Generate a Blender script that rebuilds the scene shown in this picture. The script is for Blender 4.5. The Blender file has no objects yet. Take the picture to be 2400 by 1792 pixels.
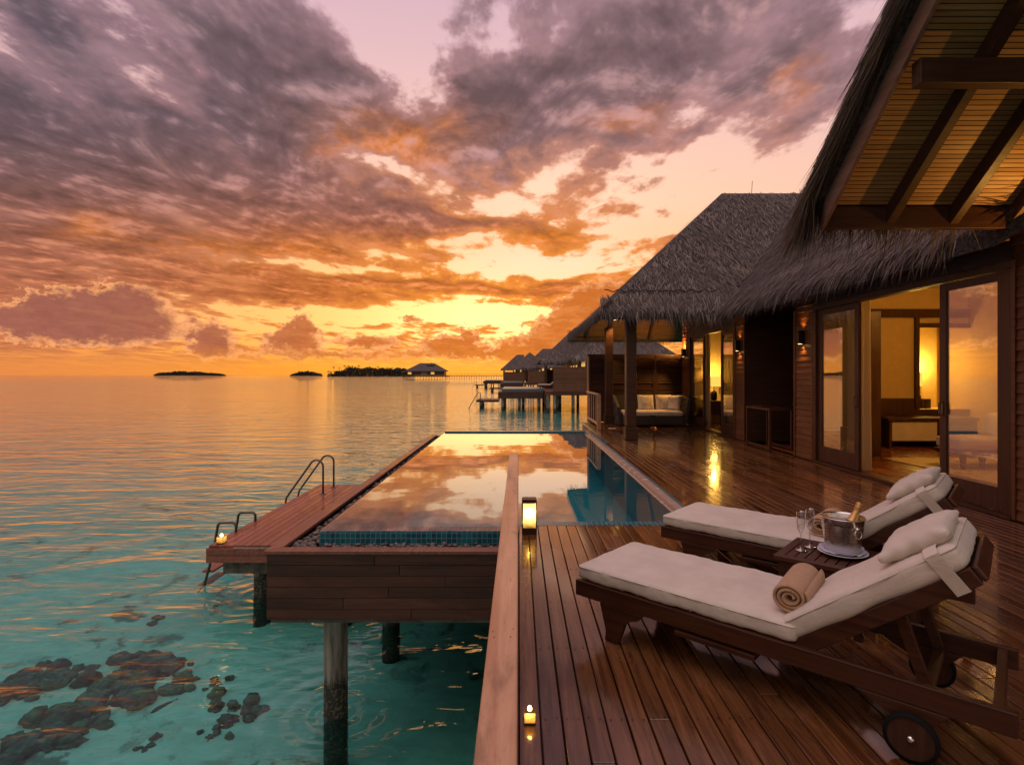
import bpy, bmesh, math, random
import numpy as np
from mathutils import Vector, Matrix
R = math.radians
rng = np.random.default_rng(7)
random.seed(7)
SC = bpy.context.scene
COL = SC.collection

# ------------------------------------------------------------------ camera
cam = bpy.data.cameras.new('camera')
cam.sensor_fit = 'HORIZONTAL'; cam.sensor_width = 36.0
cam.lens = 1294 / 2400 * 36
cam.shift_x = -16 / 2400; cam.shift_y = -18 / 2400
cam.clip_start = 0.05; cam.clip_end = 60000
co = bpy.data.objects.new('camera', cam); COL.objects.link(co)
co.location = (0, 0, 1.5); co.rotation_euler = (R(90), 0, 0)
SC.camera = co
SC.view_settings.view_transform = 'Standard'; SC.view_settings.look = 'None'
SC.view_settings.exposure = 0.0; SC.view_settings.gamma = 1.0
SC.cycles.max_bounces = 10; SC.cycles.transparent_max_bounces = 24
SC.cycles.sample_clamp_indirect = 4.0
SC.cycles.caustics_reflective = False; SC.cycles.caustics_refractive = True

# ------------------------------------------------------------------ node helper
class NT:
    def __init__(s, tree): s.t = tree
    def n(s, typ, ins=None, **at):
        nd = s.t.nodes.new(typ)
        for k, v in at.items(): setattr(nd, k, v)
        for k, v in (ins or {}).items():
            sk = nd.inputs[k]
            if hasattr(v, 'is_output'): s.t.links.new(v, sk)
            else:
                if hasattr(sk, 'default_value'):
                    try: sk.default_value = v
                    except Exception: sk.default_value = (*v, 1.0)
        return nd
    def m(s, op, a, b=0.0, c=0.0, clamp=False):
        return s.n('ShaderNodeMath', {0: a, 1: b, 2: c}, operation=op, use_clamp=clamp).outputs[0]
    def add(s, a, b): return s.m('ADD', a, b)
    def mul(s, a, b): return s.m('MULTIPLY', a, b)
    def sub(s, a, b): return s.m('SUBTRACT', a, b)
    def ss(s, x, lo, hi, a=0.0, b=1.0):
        return s.n('ShaderNodeMapRange', {0: x, 1: lo, 2: hi, 3: a, 4: b}, interpolation_type='SMOOTHSTEP').outputs[0]
    def mix(s, f, a, b, blend='MIX'):
        nd = s.n('ShaderNodeMix', data_type='RGBA', blend_type=blend)
        for i, v in ((0, f), (6, a), (7, b)):
            sk = nd.inputs[i]
            if hasattr(v, 'is_output'): s.t.links.new(v, sk)
            else: sk.default_value = v if i == 0 else (*v[:3], 1.0)
        return nd.outputs[2]
    def noise(s, vec, scale, detail=4, rough=0.55, dist=0.0, dim='3D'):
        nd = s.n('ShaderNodeTexNoise', {'Vector': vec, 'Scale': scale, 'Detail': detail, 'Roughness': rough, 'Distortion': dist}, noise_dimensions=dim)
        return nd.outputs[0], nd.outputs[1]
    def xyz(s, a, b, c): return s.n('ShaderNodeCombineXYZ', {0: a, 1: b, 2: c}).outputs[0]
    def sep(s, v): return s.n('ShaderNodeSeparateXYZ', {0: v}).outputs
    def mapping(s, v, loc=(0, 0, 0), rot=(0, 0, 0), scale=(1, 1, 1)):
        return s.n('ShaderNodeMapping', {'Vector': v, 'Location': loc, 'Rotation': rot, 'Scale': scale}).outputs[0]

# ------------------------------------------------------------------ world: sunset sky with cloud layers
world = bpy.data.worlds.new('World'); SC.world = world; world.use_nodes = True
W = NT(world.node_tree); world.node_tree.nodes.clear()
d = W.n('ShaderNodeTexCoord').outputs['Generated']
dx, dy, dz = W.sep(d)
azr = W.m('ARCTAN2', dx, dy)
AZ0 = W.mul(azr, 57.2958)
EL0 = W.mul(W.m('ARCSINE', dz), 57.2958)
elp = W.m('MAXIMUM', EL0, 0.0)
# ragged edges: warp the angles with noise that is flatter near the horizon
wv = W.xyz(W.mul(AZ0, 0.055), W.mul(EL0, 0.11), 0.0)
_, wc = W.noise(wv, 1.6, 4, 0.6)
wr, wg, wb = W.sep(wc)
AZ = W.add(AZ0, W.mul(W.sub(wr, 0.5), 16.0))
EL = W.add(EL0, W.mul(W.sub(wg, 0.5), W.m('MINIMUM', W.add(1.2, W.mul(elp, 0.42)), 9.0)))
V_W = W.xyz(AZ, EL, 0.0); V_0 = W.xyz(AZ0, EL0, 0.0)
def gsum(lst, vec, sign=1.0, acc=0.0):
    """sum of soft elliptical blobs given in degrees: azimuth, elevation, half widths, tilt, weight"""
    k = 1 / math.sqrt(.7)
    for az0, el0, sa, se, rot, amp in lst:
        v = W.n('ShaderNodeMapping', {'Vector': vec, 'Location': (az0, el0, 0), 'Rotation': (0, 0, R(rot)), 'Scale': (sa * k, se * k, 1)}, vector_type='TEXTURE').outputs[0]
        r2 = W.n('ShaderNodeVectorMath', {0: v, 1: v}, operation='DOT_PRODUCT').outputs[1]
        acc = W.m('MULTIPLY_ADD', W.m('POWER', math.exp(-1), r2), amp * sign, acc)
    return acc
def gauss(az0, el0, sa, se, rot=0, amp=1.0, vec=None): return gsum([(az0, el0, sa, se, rot, amp)], vec or V_0)
HOLES = [(1.4,17.9,7.2,1.7,-5,.55),(9.9,14.0,4.0,1.5,0,.6),(-18.6,10.5,8,.55,-3,.5),(2.4,11.1,9,1.1,0,.6),(-3.4,6.4,10,2.0,0,.55),(-14,5.6,8,1.0,0,.35),
         (21,18,10,4.4,0,.62),(33,22,3,3,0,.25),(-11.4,30,5.5,2.4,-50,.5),
         (-12.8,20.8,5,.7,-20,.45),(-8,13.2,6,.6,0,.4),(-3.8,32,5,2.2,0,.05),(-25,5.4,14,.8,0,.25)]
DARKS = [(-38,18,10,8,0,.36),(-26.7,25,4.6,4.5,-50,.35),(-17.7,25.4,4.8,2.0,0,.45),(0,27.8,7.2,2.6,0,.35),(13.2,29,11,2.8,20,.45),
         (11.8,22.1,4.6,1.5,8,.5),(9,17.6,5.4,1.1,0,.5),(-8,15.2,9.4,1.2,0,.35),(-20,18,12,2.6,0,.4),(6.2,25,9,2.2,0,.3),
         (-29.4,12.7,14,2.4,0,.35),(-27.5,8,11,1.2,0,.35),(23.5,26.2,4.8,1.2,30,.35),(-11.5,23.4,5.4,2.4,0,.4),(4,15.2,4.2,1.9,0,.5),(-8,9.6,12,1.0,0,.3),(10,9,8,1.2,0,.25),(-5,22,5,2,20,.35),(-3,28,5,2.4,0,.35),(25,29,7,2,25,.16),(24,22,4,1.0,25,.35),(18,13,6,1.2,0,.25),(-4,8.8,15,.45,0,.42),(-7,4.9,9,.3,0,.4),(3,7.4,7,.3,0,.35),(-16,7.2,9,.5,0,.35)]
bias = gsum(HOLES, V_W, -1.0, gsum(DARKS, V_W))
den = W.m('MAXIMUM', W.add(dz, 0.075), 0.02)
pv = W.xyz(W.m('DIVIDE', dx, den), W.m('DIVIDE', dy, den), 0.0)
pv2 = W.mapping(pv, rot=(0, 0, R(-12)), scale=(1.0, 0.62, 1.0), loc=(3.1, 1.7, 0))
n1, n1c = W.noise(pv2, 2.2, 8, 0.62, 0.5)
n2, _ = W.noise(pv2, 5.5, 5, 0.62, 0.0)
n1s, _ = W.noise(W.mapping(pv2, loc=(0.0, 0.075, 0)), 2.2, 5, 0.62, 0.5)
n2s, _ = W.noise(W.mapping(pv2, loc=(0.0, 0.035, 0)), 5.5, 3, 0.62, 0.0)
lit = W.m('MAXIMUM', W.m('ADD', W.mul(W.sub(n1, n1s), 3.8), W.add(0.5, W.mul(W.sub(n2, n2s), 2.0))), 0.0)
n3, _ = W.noise(W.xyz(W.mul(AZ0, .06), W.mul(EL0, .10), 9.0), 1.5, 4, .6, 0)
near_h = W.ss(elp, 1.0, 9.0)
nn = W.add(W.add(0.5, W.mul(W.sub(n1, 0.5), 1.35)), W.add(W.mul(W.sub(n2, 0.5), 0.75), W.mul(W.sub(n3, .5), .7)))
dens = W.add(W.add(nn, W.mul(bias, 0.62)), 0.10)
cov2 = W.mul(W.ss(W.add(n2, W.add(W.mul(bias, .20), W.mul(W.sub(n3, .5), .5))), .50, .63), W.ss(elp, 5.0, 12.0, 0.25, .80))
cov = W.m('MAXIMUM', W.ss(dens, 0.42, 0.61), cov2)
core = W.m('MAXIMUM', W.ss(dens, 0.50, 0.86), W.mul(cov2, .6))
# clear sky behind the clouds
ramp = W.n('ShaderNodeValToRGB', {0: W.mul(elp, 1 / 90)})
els = ramp.color_ramp.elements
stops = [(0, (.80, .33, .085)), (.035, (.90, .44, .12)), (.10, (.92, .52, .26)), (.18, (.93, .63, .48)), (.28, (.80, .56, .53)), (.42, (.60, .44, .50)), (1, (.42, .38, .48))]
els[0].position = 0; els[0].color = (*stops[0][1], 1); els[1].position = 1; els[1].color = (*stops[-1][1], 1)
for p, c in stops[1:-1]:
    e = els.new(p); e.color = (*c, 1)
clear = ramp.outputs[0]
glow = gauss(-3.5, 6.0, 17, 6.2, 0, 1.0)
glow2 = gauss(-2, 8, 30, 12, 0, 1.0)
side = W.ss(W.m('ABSOLUTE', W.add(AZ0, 2.0)), 18.0, 55.0)
clear = W.mix(W.mul(side, 0.55), clear, W.mix(W.ss(elp, 2, 14), (.66, .28, .14), (.56, .42, .46)))
clear = W.mix(glow2, clear, (1.0, .62, .26), 'MIX') if False else W.mix(W.mul(glow2, .55), clear, (1.02, .62, .38))
clear = W.mix(W.mul(glow, .85), clear, (1.10, .56, .17))
clear = W.mix(W.mul(gauss(-3.0, 6.0, 12, 4.6), .95), clear, (1.55, 1.02, .50))
clear = W.mix(W.mul(gsum([(2.5, 17.0, 11, 4.5, 0, .8), (3, 11, 12, 2, 0, .7)], V_0), .8), clear, (1.15, .80, .58))
hazeband = W.ss(elp, 4.5, 0.3)
clear = W.mix(W.mul(hazeband, .75), clear, W.mix(W.ss(W.m('ABSOLUTE', W.add(AZ0, 2)), 8, 42), (.95, .42, .10), (.66, .27, .12)))
# clouds
edge = W.mix(glow2, W.mix(W.ss(elp, 6, 22), (.46, .19, .12), (.36, .24, .27)), (.85, .34, .11))
body = W.mix(W.ss(elp, 7, 24), (.33, .125, .085), (.185, .125, .130))
left = gauss(-44, 22, 20, 13, 0, 1.0)
body = W.mix(W.mul(left, .88), body, (.078, .070, .086))
body = W.mix(W.mul(glow2, .62), body, W.mix(W.ss(elp, 8, 22), (.60, .20, .062), (.24, .115, .11)))
edge = W.mix(W.mul(left, .6), edge, (.25, .17, .20))
ORG = [(-11.9,22.6,5.4,2.4,0,.9),(3.8,14.8,5.0,2.4,0,.8),(-38,12.6,2.2,1.0,20,.5),(-24,11.4,9,1.5,0,.6),(10.5,24.6,4.2,1.2,0,.6),(25,24.6,4.5,.8,30,.6),(-2,13.2,12,1.2,0,.6),(14,11,5,2,0,.5)]
org = W.m('MINIMUM', W.mul(gsum(ORG, V_W), W.ss(n2, .30, .62, .45, 1.0)), 1.0)
body = W.mix(W.mul(org, .85), body, (.68, .25, .085))
hi = W.mix(W.ss(elp, 7, 24), (.86, .37, .17), (.58, .36, .34))
hi = W.mix(W.mul(left, .6), hi, (.30, .22, .25))
body = W.n('ShaderNodeVectorMath', {0: body, 'Scale': W.add(.66, W.mul(lit, .78))}, operation='SCALE').outputs[0]
body = W.mix(W.ss(lit, .5, 1.3, 0, .75), body, hi)
cl = W.mix(core, edge, body)
sky = W.mix(W.mul(W.mul(cov, .96), W.ss(elp, .3, 3.0, .15, 1.0)), clear, cl)
# cumulus standing on the horizon
CUM = [(-38.5,3.9,6.4,1.35,0,1),(-35.5,6.0,2.6,1.7,0,1),(-40,5.2,2,1.3,0,.9),(-29,3.1,1.3,1.4,0,1),(-22.4,3.3,2.6,.8,0,1),(-21.6,4.7,1.0,1.4,0,1),(-15.1,3.3,2.4,.6,0,.9),
       (-7.7,3.2,2.6,.8,0,.9),(-5.2,4.0,.8,.8,0,.8),(3.6,4.2,4.6,1.6,20,1),(7.2,6.6,2.6,2.2,0,1),(10.5,5.5,3,3,0,1),(-11,5.6,1.2,.5,0,.8),(-18.5,1.9,8,.4,0,.7),(-3,2.3,6,.5,0,.75)]
hv = W.xyz(W.mul(AZ0, 0.30), W.mul(EL0, 0.42), 3.3)
h1, h1c = W.noise(hv, 2.6, 5, 0.66)
hr, hg, hb = W.sep(h1c)
AZc = W.add(AZ0, W.mul(W.sub(hr, .5), 4.2)); ELc = W.add(EL0, W.mul(W.sub(hg, .5), 2.6))
cs = gsum(CUM, W.xyz(AZc, ELc, 0.0))
cs = W.add(cs, W.mul(W.sub(h1, .5), .75))
ccov = W.ss(cs, .34, .48)
cshade = W.ss(W.add(cs, W.mul(W.sub(hb, .5), .9)), .30, .85)
ccol = W.mix(cshade, (.90, .46, .24), W.mix(W.ss(W.m('ABSOLUTE', W.add(AZ0, 2)), 6, 38), (.55, .20, .085), (.30, .13, .10)))
ccol = W.mix(W.ss(ELc, 1.2, 3.2, .45, 0), ccol, (.74, .31, .10))
ccol = W.n('ShaderNodeVectorMath', {0: ccol, 'Scale': W.add(.70, W.mul(hr, .6))}, operation='SCALE').outputs[0]
sky = W.mix(W.mul(ccov, .92), sky, ccol)
# behind the viewer: calm pale dusk sky; below the horizon: the sea's tone
back = W.ss(dy, 0.25, -0.45)
bn = W.mix(W.ss(n1, .40, .66), (.48, .41, .35), (.29, .24, .20))
sky = W.mix(W.mul(back, .9), sky, W.mix(W.ss(elp, 0, 30), (.46, .35, .27), W.n('ShaderNodeVectorMath', {0: bn, 'Scale': 1.35}, operation='SCALE').outputs[0]))
sky = W.n('ShaderNodeVectorMath', {0: sky, 'Scale': W.ss(EL0, 40, 62, 1.0, 2.8)}, operation='SCALE').outputs[0]
sky = W.mix(W.ss(EL0, -0.2, -6.0), sky, (.20, .16, .15))
sky = W.n('ShaderNodeHueSaturation', {'Saturation': 1.12, 'Color': sky}).outputs[0]
sky = W.n('ShaderNodeGamma', {'Color': sky, 'Gamma': W.ss(dy, .1, .4, 1.0, 1.06)}).outputs[0]
sky = W.n('ShaderNodeVectorMath', {0: sky, 'Scale': W.mul(W.ss(dy, .1, .4, 1.0, 1.06), W.ss(EL0, 14, 3, 1.0, 1.13))}, operation='SCALE').outputs[0]
sky = W.n('ShaderNodeVectorMath', {0: sky, 1: (1.07, 1.05, 1.10)}, operation='MULTIPLY').outputs[0]
bg = W.n('ShaderNodeBackground', {0: sky, 1: 1.0})
W.n('ShaderNodeOutputWorld', {0: bg.outputs[0]})
world.cycles.sampling_method = 'MANUAL'; world.cycles.sample_map_resolution = 1024
#@@WORLD_END

# ------------------------------------------------------------------ mesh builder
def newmesh(name, V, F, mats, parent=None, smooth=False, mi=None, bevel=0, bevseg=2):
    me = bpy.data.meshes.new(name)
    me.from_pydata([tuple(v) for v in V], [], F)
    for m in (mats if isinstance(mats, (list, tuple)) else [mats]): me.materials.append(m)
    if mi is not None: me.polygons.foreach_set('material_index', mi)
    if smooth: me.polygons.foreach_set('use_smooth', [True] * len(F))
    me.update()
    o = bpy.data.objects.new(name, me); COL.objects.link(o)
    if parent: o.parent = parent
    if bevel:
        b = o.modifiers.new('bevel', 'BEVEL'); b.width = bevel; b.segments = bevseg; b.limit_method = 'ANGLE'; b.angle_limit = R(40)
    return o

class MB:
    def __init__(s): s.V = []; s.F = []; s.mi = []; s.cur = 0
    def add(s, V, F):
        b = len(s.V); s.V += [tuple(v) for v in V]
        s.F += [tuple(i + b for i in f) for f in F]; s.mi += [s.cur] * len(F)
        return s
    def box(s, x0, x1, y0, y1, z0, z1, M=None):
        V = [(x, y, z) for z in (z0, z1) for y in (y0, y1) for x in (x0, x1)]
        if M is not None: V = [M @ Vector(v) for v in V]
        return s.add(V, [(0, 2, 3, 1), (4, 5, 7, 6), (0, 1, 5, 4), (2, 6, 7, 3), (0, 4, 6, 2), (1, 3, 7, 5)])
    def beam(s, p, q, w, h, up=(0, 0, 1)):
        p = Vector(p); q = Vector(q); x = (q - p).normalized(); up = Vector(up)
        y = up.cross(x).normalized(); z = x.cross(y)
        M = Matrix((x, y, z)).transposed().to_4x4(); M.translation = p
        return s.box(0, (q - p).length, -w / 2, w / 2, -h / 2, h / 2, M)
    def tube(s, path, r, n=10, closed=False, caps=True):
        P = [Vector(p) for p in path]; N = len(P); V = []; F = []
        ref = None
        for i, p in enumerate(P):
            if closed: t = (P[(i + 1) % N] - P[i - 1]).normalized()
            else: t = (P[min(i + 1, N - 1)] - P[max(i - 1, 0)]).normalized()
            if ref is None:
                ref = Vector((0, 0, 1)) if abs(t.z) < .9 else Vector((1, 0, 0))
            u = (ref - t * ref.dot(t)).normalized(); ref = u; w = t.cross(u)
            rr = r[i] if isinstance(r, (list, tuple)) else r
            for k in range(n):
                a = 2 * math.pi * k / n
                V.append(p + (u * math.cos(a) + w * math.sin(a)) * rr)
        for i in range(N if closed else N - 1):
            j = (i + 1) % N
            for k in range(n):
                F.append((i * n + k, i * n + (k + 1) % n, j * n + (k + 1) % n, j * n + k))
        if caps and not closed:
            F.append(tuple(range(n - 1, -1, -1))); F.append(tuple((N - 1) * n + k for k in range(n)))
        return s.add(V, F)
    def lathe(s, prof, n=32, c=(0, 0, 0), M=None, capb=False, capt=False, sx=1, sy=1):
        V = []; F = []; c = Vector(c)
        for r, z in prof:
            for k in range(n):
                a = 2 * math.pi * k / n
                v = Vector((r * math.cos(a) * sx, r * math.sin(a) * sy, z))
                V.append((M @ v if M is not None else v) + c)
        for i in range(len(prof) - 1):
            for k in range(n):
                F.append((i * n + k, i * n + (k + 1) % n, (i + 1) * n + (k + 1) % n, (i + 1) * n + k))
        if capb: F.append(tuple(range(n - 1, -1, -1)))
        if capt: F.append(tuple((len(prof) - 1) * n + k for k in range(n)))
        return s.add(V, F)
    def prism(s, poly, ax, a0, a1, M=None):
        """extrude a 2D polygon along axis ax ('x','y','z') from a0 to a1"""
        def mk(p, a):
            v = {'x': (a, p[0], p[1]), 'y': (p[0], a, p[1]), 'z': (p[0], p[1], a)}[ax]
            return M @ Vector(v) if M is not None else v
        n = len(poly)
        V = [mk(p, a0) for p in poly] + [mk(p, a1) for p in poly]
        F = [tuple(range(n - 1, -1, -1)), tuple(range(n, 2 * n))] + [(i, (i + 1) % n, n + (i + 1) % n, n + i) for i in range(n)]
        return s.add(V, F)
    def quad(s, *P): return s.add(P, [tuple(range(len(P)))])
    def build(s, name, mats, parent=None, smooth=False, bevel=0, bevseg=2):
        return newmesh(name, s.V, s.F, mats, parent, smooth, s.mi, bevel, bevseg)

def fixn(o):
    bm = bmesh.new(); bm.from_mesh(o.data); bmesh.ops.recalc_face_normals(bm, faces=bm.faces); bm.to_mesh(o.data); bm.free(); return o
def tag(o, label=None, cat=None, group=None, kind=None):
    if label: o['label'] = label
    if cat: o['category'] = cat
    if group: o['group'] = group
    if kind: o['kind'] = kind
    return o
def empty(name, loc=(0, 0, 0), rz=0):
    o = bpy.data.objects.new(name, None); COL.objects.link(o); o.location = loc; o.rotation_euler = (0, 0, rz); o.empty_display_size = .2
    return o
def dup(o, parent=None):
    c = o.copy(); COL.objects.link(c)
    if parent is not None: c.parent = parent
    for ch in list(o.children): dup(ch, c)
    return c
def struct(o): o['kind'] = 'structure'; return o

def cushion_vf(sx, sy, sz, r=.03, n=(16, 10, 4), puff=.012, wr=.004, seed=0, pinch=0):
    """rounded, slightly puffed box centred on the origin; pinch > 0 makes pillow corners"""
    nx, ny, nz = n; V = []; F = []; idx = {}
    rs = np.random.default_rng(seed); ph = rs.uniform(0, 6, 6); fr = rs.uniform(3, 9, 6)
    def vert(i, j, k):
        key = (i, j, k)
        if key in idx: return idx[key]
        p = np.array([(i / nx - .5) * sx, (j / ny - .5) * sy, (k / nz - .5) * sz])
        h = np.array([sx, sy, sz]) / 2 - r
        q = np.clip(p, -h, h); dlt = p - q; L = np.linalg.norm(dlt)
        if L > 1e-9: p = q + dlt / L * r
        u = 2 * p[0] / sx; v = 2 * p[1] / sy; w = 2 * p[2] / sz
        if pinch:
            t = max(0, (1 - abs(u) ** 2.6)) * max(0, (1 - abs(v) ** 2.6))
            p[2] = p[2] * (.10 + .90 * t ** .42)
            p[0] *= 1 - pinch * (1 - abs(v) ** 2) * u * u * .6; p[1] *= 1 - pinch * (1 - abs(u) ** 2) * v * v * .6
        else:
            p[2] += puff * w * (1 - u * u) * (1 - v * v)
        g = wr * (math.sin(p[0] * fr[0] * 3 + ph[0] + 3 * p[1]) * math.sin(p[1] * fr[1] * 3 + ph[1]) + .6 * math.sin(p[0] * fr[2] * 9 + p[1] * fr[3] * 7 + ph[2]) + .4 * math.sin(p[1] * 40 + p[0] * 21 + ph[3]))
        p[2] += g * w
        if abs(v) > .8: p[1] += g * 1.2 * np.sign(v)
        idx[key] = len(V); V.append(p); return idx[key]
    def face(a, b, c, dd): F.append((a, b, c, dd))
    for i in range(nx):
        for j in range(ny):
            face(vert(i, j, 0), vert(i, j + 1, 0), vert(i + 1, j + 1, 0), vert(i + 1, j, 0))
            face(vert(i, j, nz), vert(i + 1, j, nz), vert(i + 1, j + 1, nz), vert(i, j + 1, nz))
    for i in range(nx):
        for k in range(nz):
            face(vert(i, 0, k), vert(i + 1, 0, k), vert(i + 1, 0, k + 1), vert(i, 0, k + 1))
            face(vert(i, ny, k), vert(i, ny, k + 1), vert(i + 1, ny, k + 1), vert(i + 1, ny, k))
    for j in range(ny):
        for k in range(nz):
            face(vert(0, j, k), vert(0, j, k + 1), vert(0, j + 1, k + 1), vert(0, j + 1, k))
            face(vert(nx, j, k), vert(nx, j + 1, k), vert(nx, j + 1, k + 1), vert(nx, j, k + 1))
    return V, F
def cushion(name, size, M, mat, parent, **kw):
    V, F = cushion_vf(*size, **kw)
    V = [M @ Vector(v) for v in V]
    return newmesh(name, V, F, mat, parent, True)
def frame_m(o, x, y, z=None):
    x = Vector(x).normalized(); y = Vector(y); y = (y - x * y.dot(x)).normalized(); z = x.cross(y)
    M = Matrix((x, y, z)).transposed().to_4x4(); M.translation = Vector(o); return M

# ------------------------------------------------------------------ materials
MATS = {}
def mat(name):
    m = bpy.data.materials.new(name); m.use_nodes = True; m.node_tree.nodes.clear(); MATS[name] = m
    t = NT(m.node_tree); return m, t
def out(t, sh): t.n('ShaderNodeOutputMaterial', {0: sh})
def pbsdf(t, **k):
    mp = {'col': 'Base Color', 'rough': 'Roughness', 'metal': 'Metallic', 'spec': 'Specular IOR Level', 'normal': 'Normal', 'coat': 'Coat Weight', 'coatr': 'Coat Roughness', 'ec': 'Emission Color', 'es': 'Emission Strength', 'sheen': 'Sheen Weight', 'ior': 'IOR', 'sss': 'Subsurface Weight'}
    return t.n('ShaderNodeBsdfPrincipled', {mp[a]: b for a, b in k.items()}).outputs[0]
def bump(t, h, strength=.3, dist=.01, normal=None):
    ins = {'Height': h, 'Strength': strength, 'Distance': dist}
    if normal is not None: ins['Normal'] = normal
    return t.n('ShaderNodeBump', ins).outputs[0]
def wood(name, c1, c2, axis='y', rough=(.3, .5), var=.35, spec=.5, coat=0, coatr=.1, blot=1.3, bstr=.25, stain=0.0):
    m, t = mat(name)
    v = t.n('ShaderNodeTexCoord').outputs['Object']
    isl = t.n('ShaderNodeNewGeometry').outputs['Random Per Island']
    off = t.xyz(t.mul(isl, 13.7), t.mul(isl, 7.9), t.mul(isl, 5.1))
    v2 = t.n('ShaderNodeVectorMath', {0: v, 1: off}, operation='ADD').outputs[0]
    sc = {'x': (1.2, 26, 26), 'y': (26, 1.2, 26), 'z': (26, 26, 1.2)}[axis]
    g, _ = t.noise(t.mapping(v2, scale=sc), 1.0, 5, .62, .8)
    b, _ = t.noise(v2, blot, 4, .6)
    f = t.ss(t.add(t.mul(g, .75), t.mul(b, .25)), .33, .66)
    c = t.mix(f, c1, c2)
    if stain:
        s1, _ = t.noise(t.mapping(v, scale={'x': (.5, 2, 2), 'y': (2, .5, 2), 'z': (2, 2, .5)}[axis]), 2.2, 6, .7, .6)
        s2, _ = t.noise(t.mapping(v2, scale={'x': (6, 60, 60), 'y': (60, 6, 60), 'z': (60, 60, 6)}[axis]), 1.0, 2)
        c = t.mix(t.mul(t.ss(s1, .52, .70), stain), c, tuple(x * .35 for x in c1))
        c = t.mix(t.mul(t.ss(s1, .46, .32), stain * .6), c, tuple(min(1, x * 1.45 + .02) for x in c2))
        c = t.mix(t.mul(t.ss(s2, .66, .74), stain * .8), c, tuple(x * .3 for x in c1))
    k = t.add(1 - var / 2, t.mul(isl, var))
    c = t.n('ShaderNodeVectorMath', {0: c, 'Scale': k}, operation='SCALE').outputs[0]
    r = t.ss(t.add(t.mul(b, .8), t.mul(g, .2)), .36, .62, rough[0], rough[1])
    nrm = bump(t, g, bstr, .003)
    out(t, pbsdf(t, col=c, rough=r, spec=spec, normal=nrm, coat=coat, coatr=coatr))
    return m
def plain(name, col, rough=.5, metal=0, spec=.5, noise=0, nscale=8, bumps=0, bscale=60, es=0, ec=None, sheen=0, sss=0):
    m, t = mat(name)
    v = t.n('ShaderNodeTexCoord').outputs['Object']
    k = dict(rough=rough, metal=metal, spec=spec, sheen=sheen)
    if noise:
        n, _ = t.noise(v, nscale, 5, .6)
        k['col'] = t.mix(t.ss(n, .3, .7), tuple(x * (1 - noise) for x in col), tuple(min(1, x * (1 + noise)) for x in col))
        if not metal: k['rough'] = t.ss(n, .3, .7, max(.02, rough - .08), min(1, rough + .08))
    else: k['col'] = (*col, 1)
    if bumps:
        b, _ = t.noise(v, bscale, 4, .6); k['normal'] = bump(t, b, bumps, .004)
    if es: k['es'] = es; k['ec'] = (*(ec or col), 1)
    out(t, pbsdf(t, **k)); return m

deckw = wood('wet_deck_wood', (.075, .026, .009), (.205, .085, .032), 'y', (.07, .28), .7, .6, coat=.5, coatr=.08, blot=.9, stain=.55)
railw = wood('rail_wood', (.44, .21, .115), (.60, .345, .205), 'y', (.28, .48), .15, .5, bstr=.5, stain=.6)
trimw = wood('pool_trim_wood', (.14, .050, .030), (.24, .095, .060), 'y', (.25, .45), .3, .5)
platw = wood('platform_wood', (.19, .062, .040), (.32, .115, .078), 'y', (.16, .4), .5, .5, stain=.4)
skirtw = wood('skirting_wood', (.042, .015, .009), (.080, .031, .019), 'x', (.35, .6), .45, .35, stain=.5)
sidew = wood('siding_wood', (.085, .030, .012), (.17, .065, .026), 'y', (.35, .55), .35, .4)
darkw = wood('dark_wood', (.040, .015, .009), (.075, .030, .017), 'z', (.3, .5), .2, .4)
beamw = wood('beam_wood', (.045, .017, .008), (.085, .034, .016), 'x', (.4, .6), .2, .35)
bargew = wood('barge_board_wood', (.20, .10, .075), (.30, .16, .12), 'y', (.4, .6), .2, .35)
frontw = wood('dark_louver_wood', (.035, .013, .008), (.065, .025, .014), 'x', (.45, .65), .4, .3)
furnw = wood('furniture_wood', (.042, .014, .007), (.090, .031, .015), 'x', (.28, .48), .3, .45)
pinew = wood('pine_soffit', (.33, .17, .06), (.52, .30, .12), 'x', (.4, .6), .35, .3)
floorw = wood('room_floor_wood', (.16, .045, .016), (.26, .085, .032), 'y', (.15, .3), .4, .5)
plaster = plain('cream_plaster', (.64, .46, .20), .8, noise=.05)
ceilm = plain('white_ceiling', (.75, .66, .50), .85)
fabric, t_ = mat('cream_cushion_fabric')
_v = t_.n('ShaderNodeTexCoord').outputs['Object']
_n, _ = t_.noise(_v, 5, 5, .6); _cr, _ = t_.noise(t_.mapping(_v, scale=(1, .45, 1)), 9, 4, .55, 1.2); _w, _ = t_.noise(_v, 420, 2)
_b1 = bump(t_, _cr, .5, .012); _b2 = bump(t_, _w, .25, .002, _b1)
out(t_, pbsdf(t_, col=t_.mix(t_.ss(_n, .3, .7), (.60, .52, .445), (.69, .61, .53)), rough=.85, sheen=.25, normal=_b2))
bedm = plain('bed_linen', (.72, .68, .62), .85, sheen=.2)
towelm = plain('towel_terry', (.52, .31, .175), .95, sheen=.2, noise=.10, nscale=60, bumps=1.0, bscale=420)
steel = plain('ladder_steel', (.13, .11, .095), .35, 1.0, noise=.25, nscale=20)
chrome = plain('chrome', (.75, .72, .70), .12, 1.0)
ironm = plain('dark_metal', (.02, .018, .016), .4, .6)
rubber = plain('black_rubber', (.008, .008, .009), .85, spec=.2)
pebm, t_ = mat('pebble_stone')
_i = t_.n('ShaderNodeNewGeometry').outputs['Random Per Island']
_n, _ = t_.noise(t_.n('ShaderNodeTexCoord').outputs['Object'], 40, 3)
_c = t_.mix(_i, (.035, .030, .028), (.20, .165, .14))
out(t_, pbsdf(t_, col=t_.mix(t_.mul(_n, .4), _c, (.05, .045, .04)), rough=.45))
wickerm, t_ = mat('wicker')
_v = t_.n('ShaderNodeTexCoord').outputs['Object']
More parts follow.
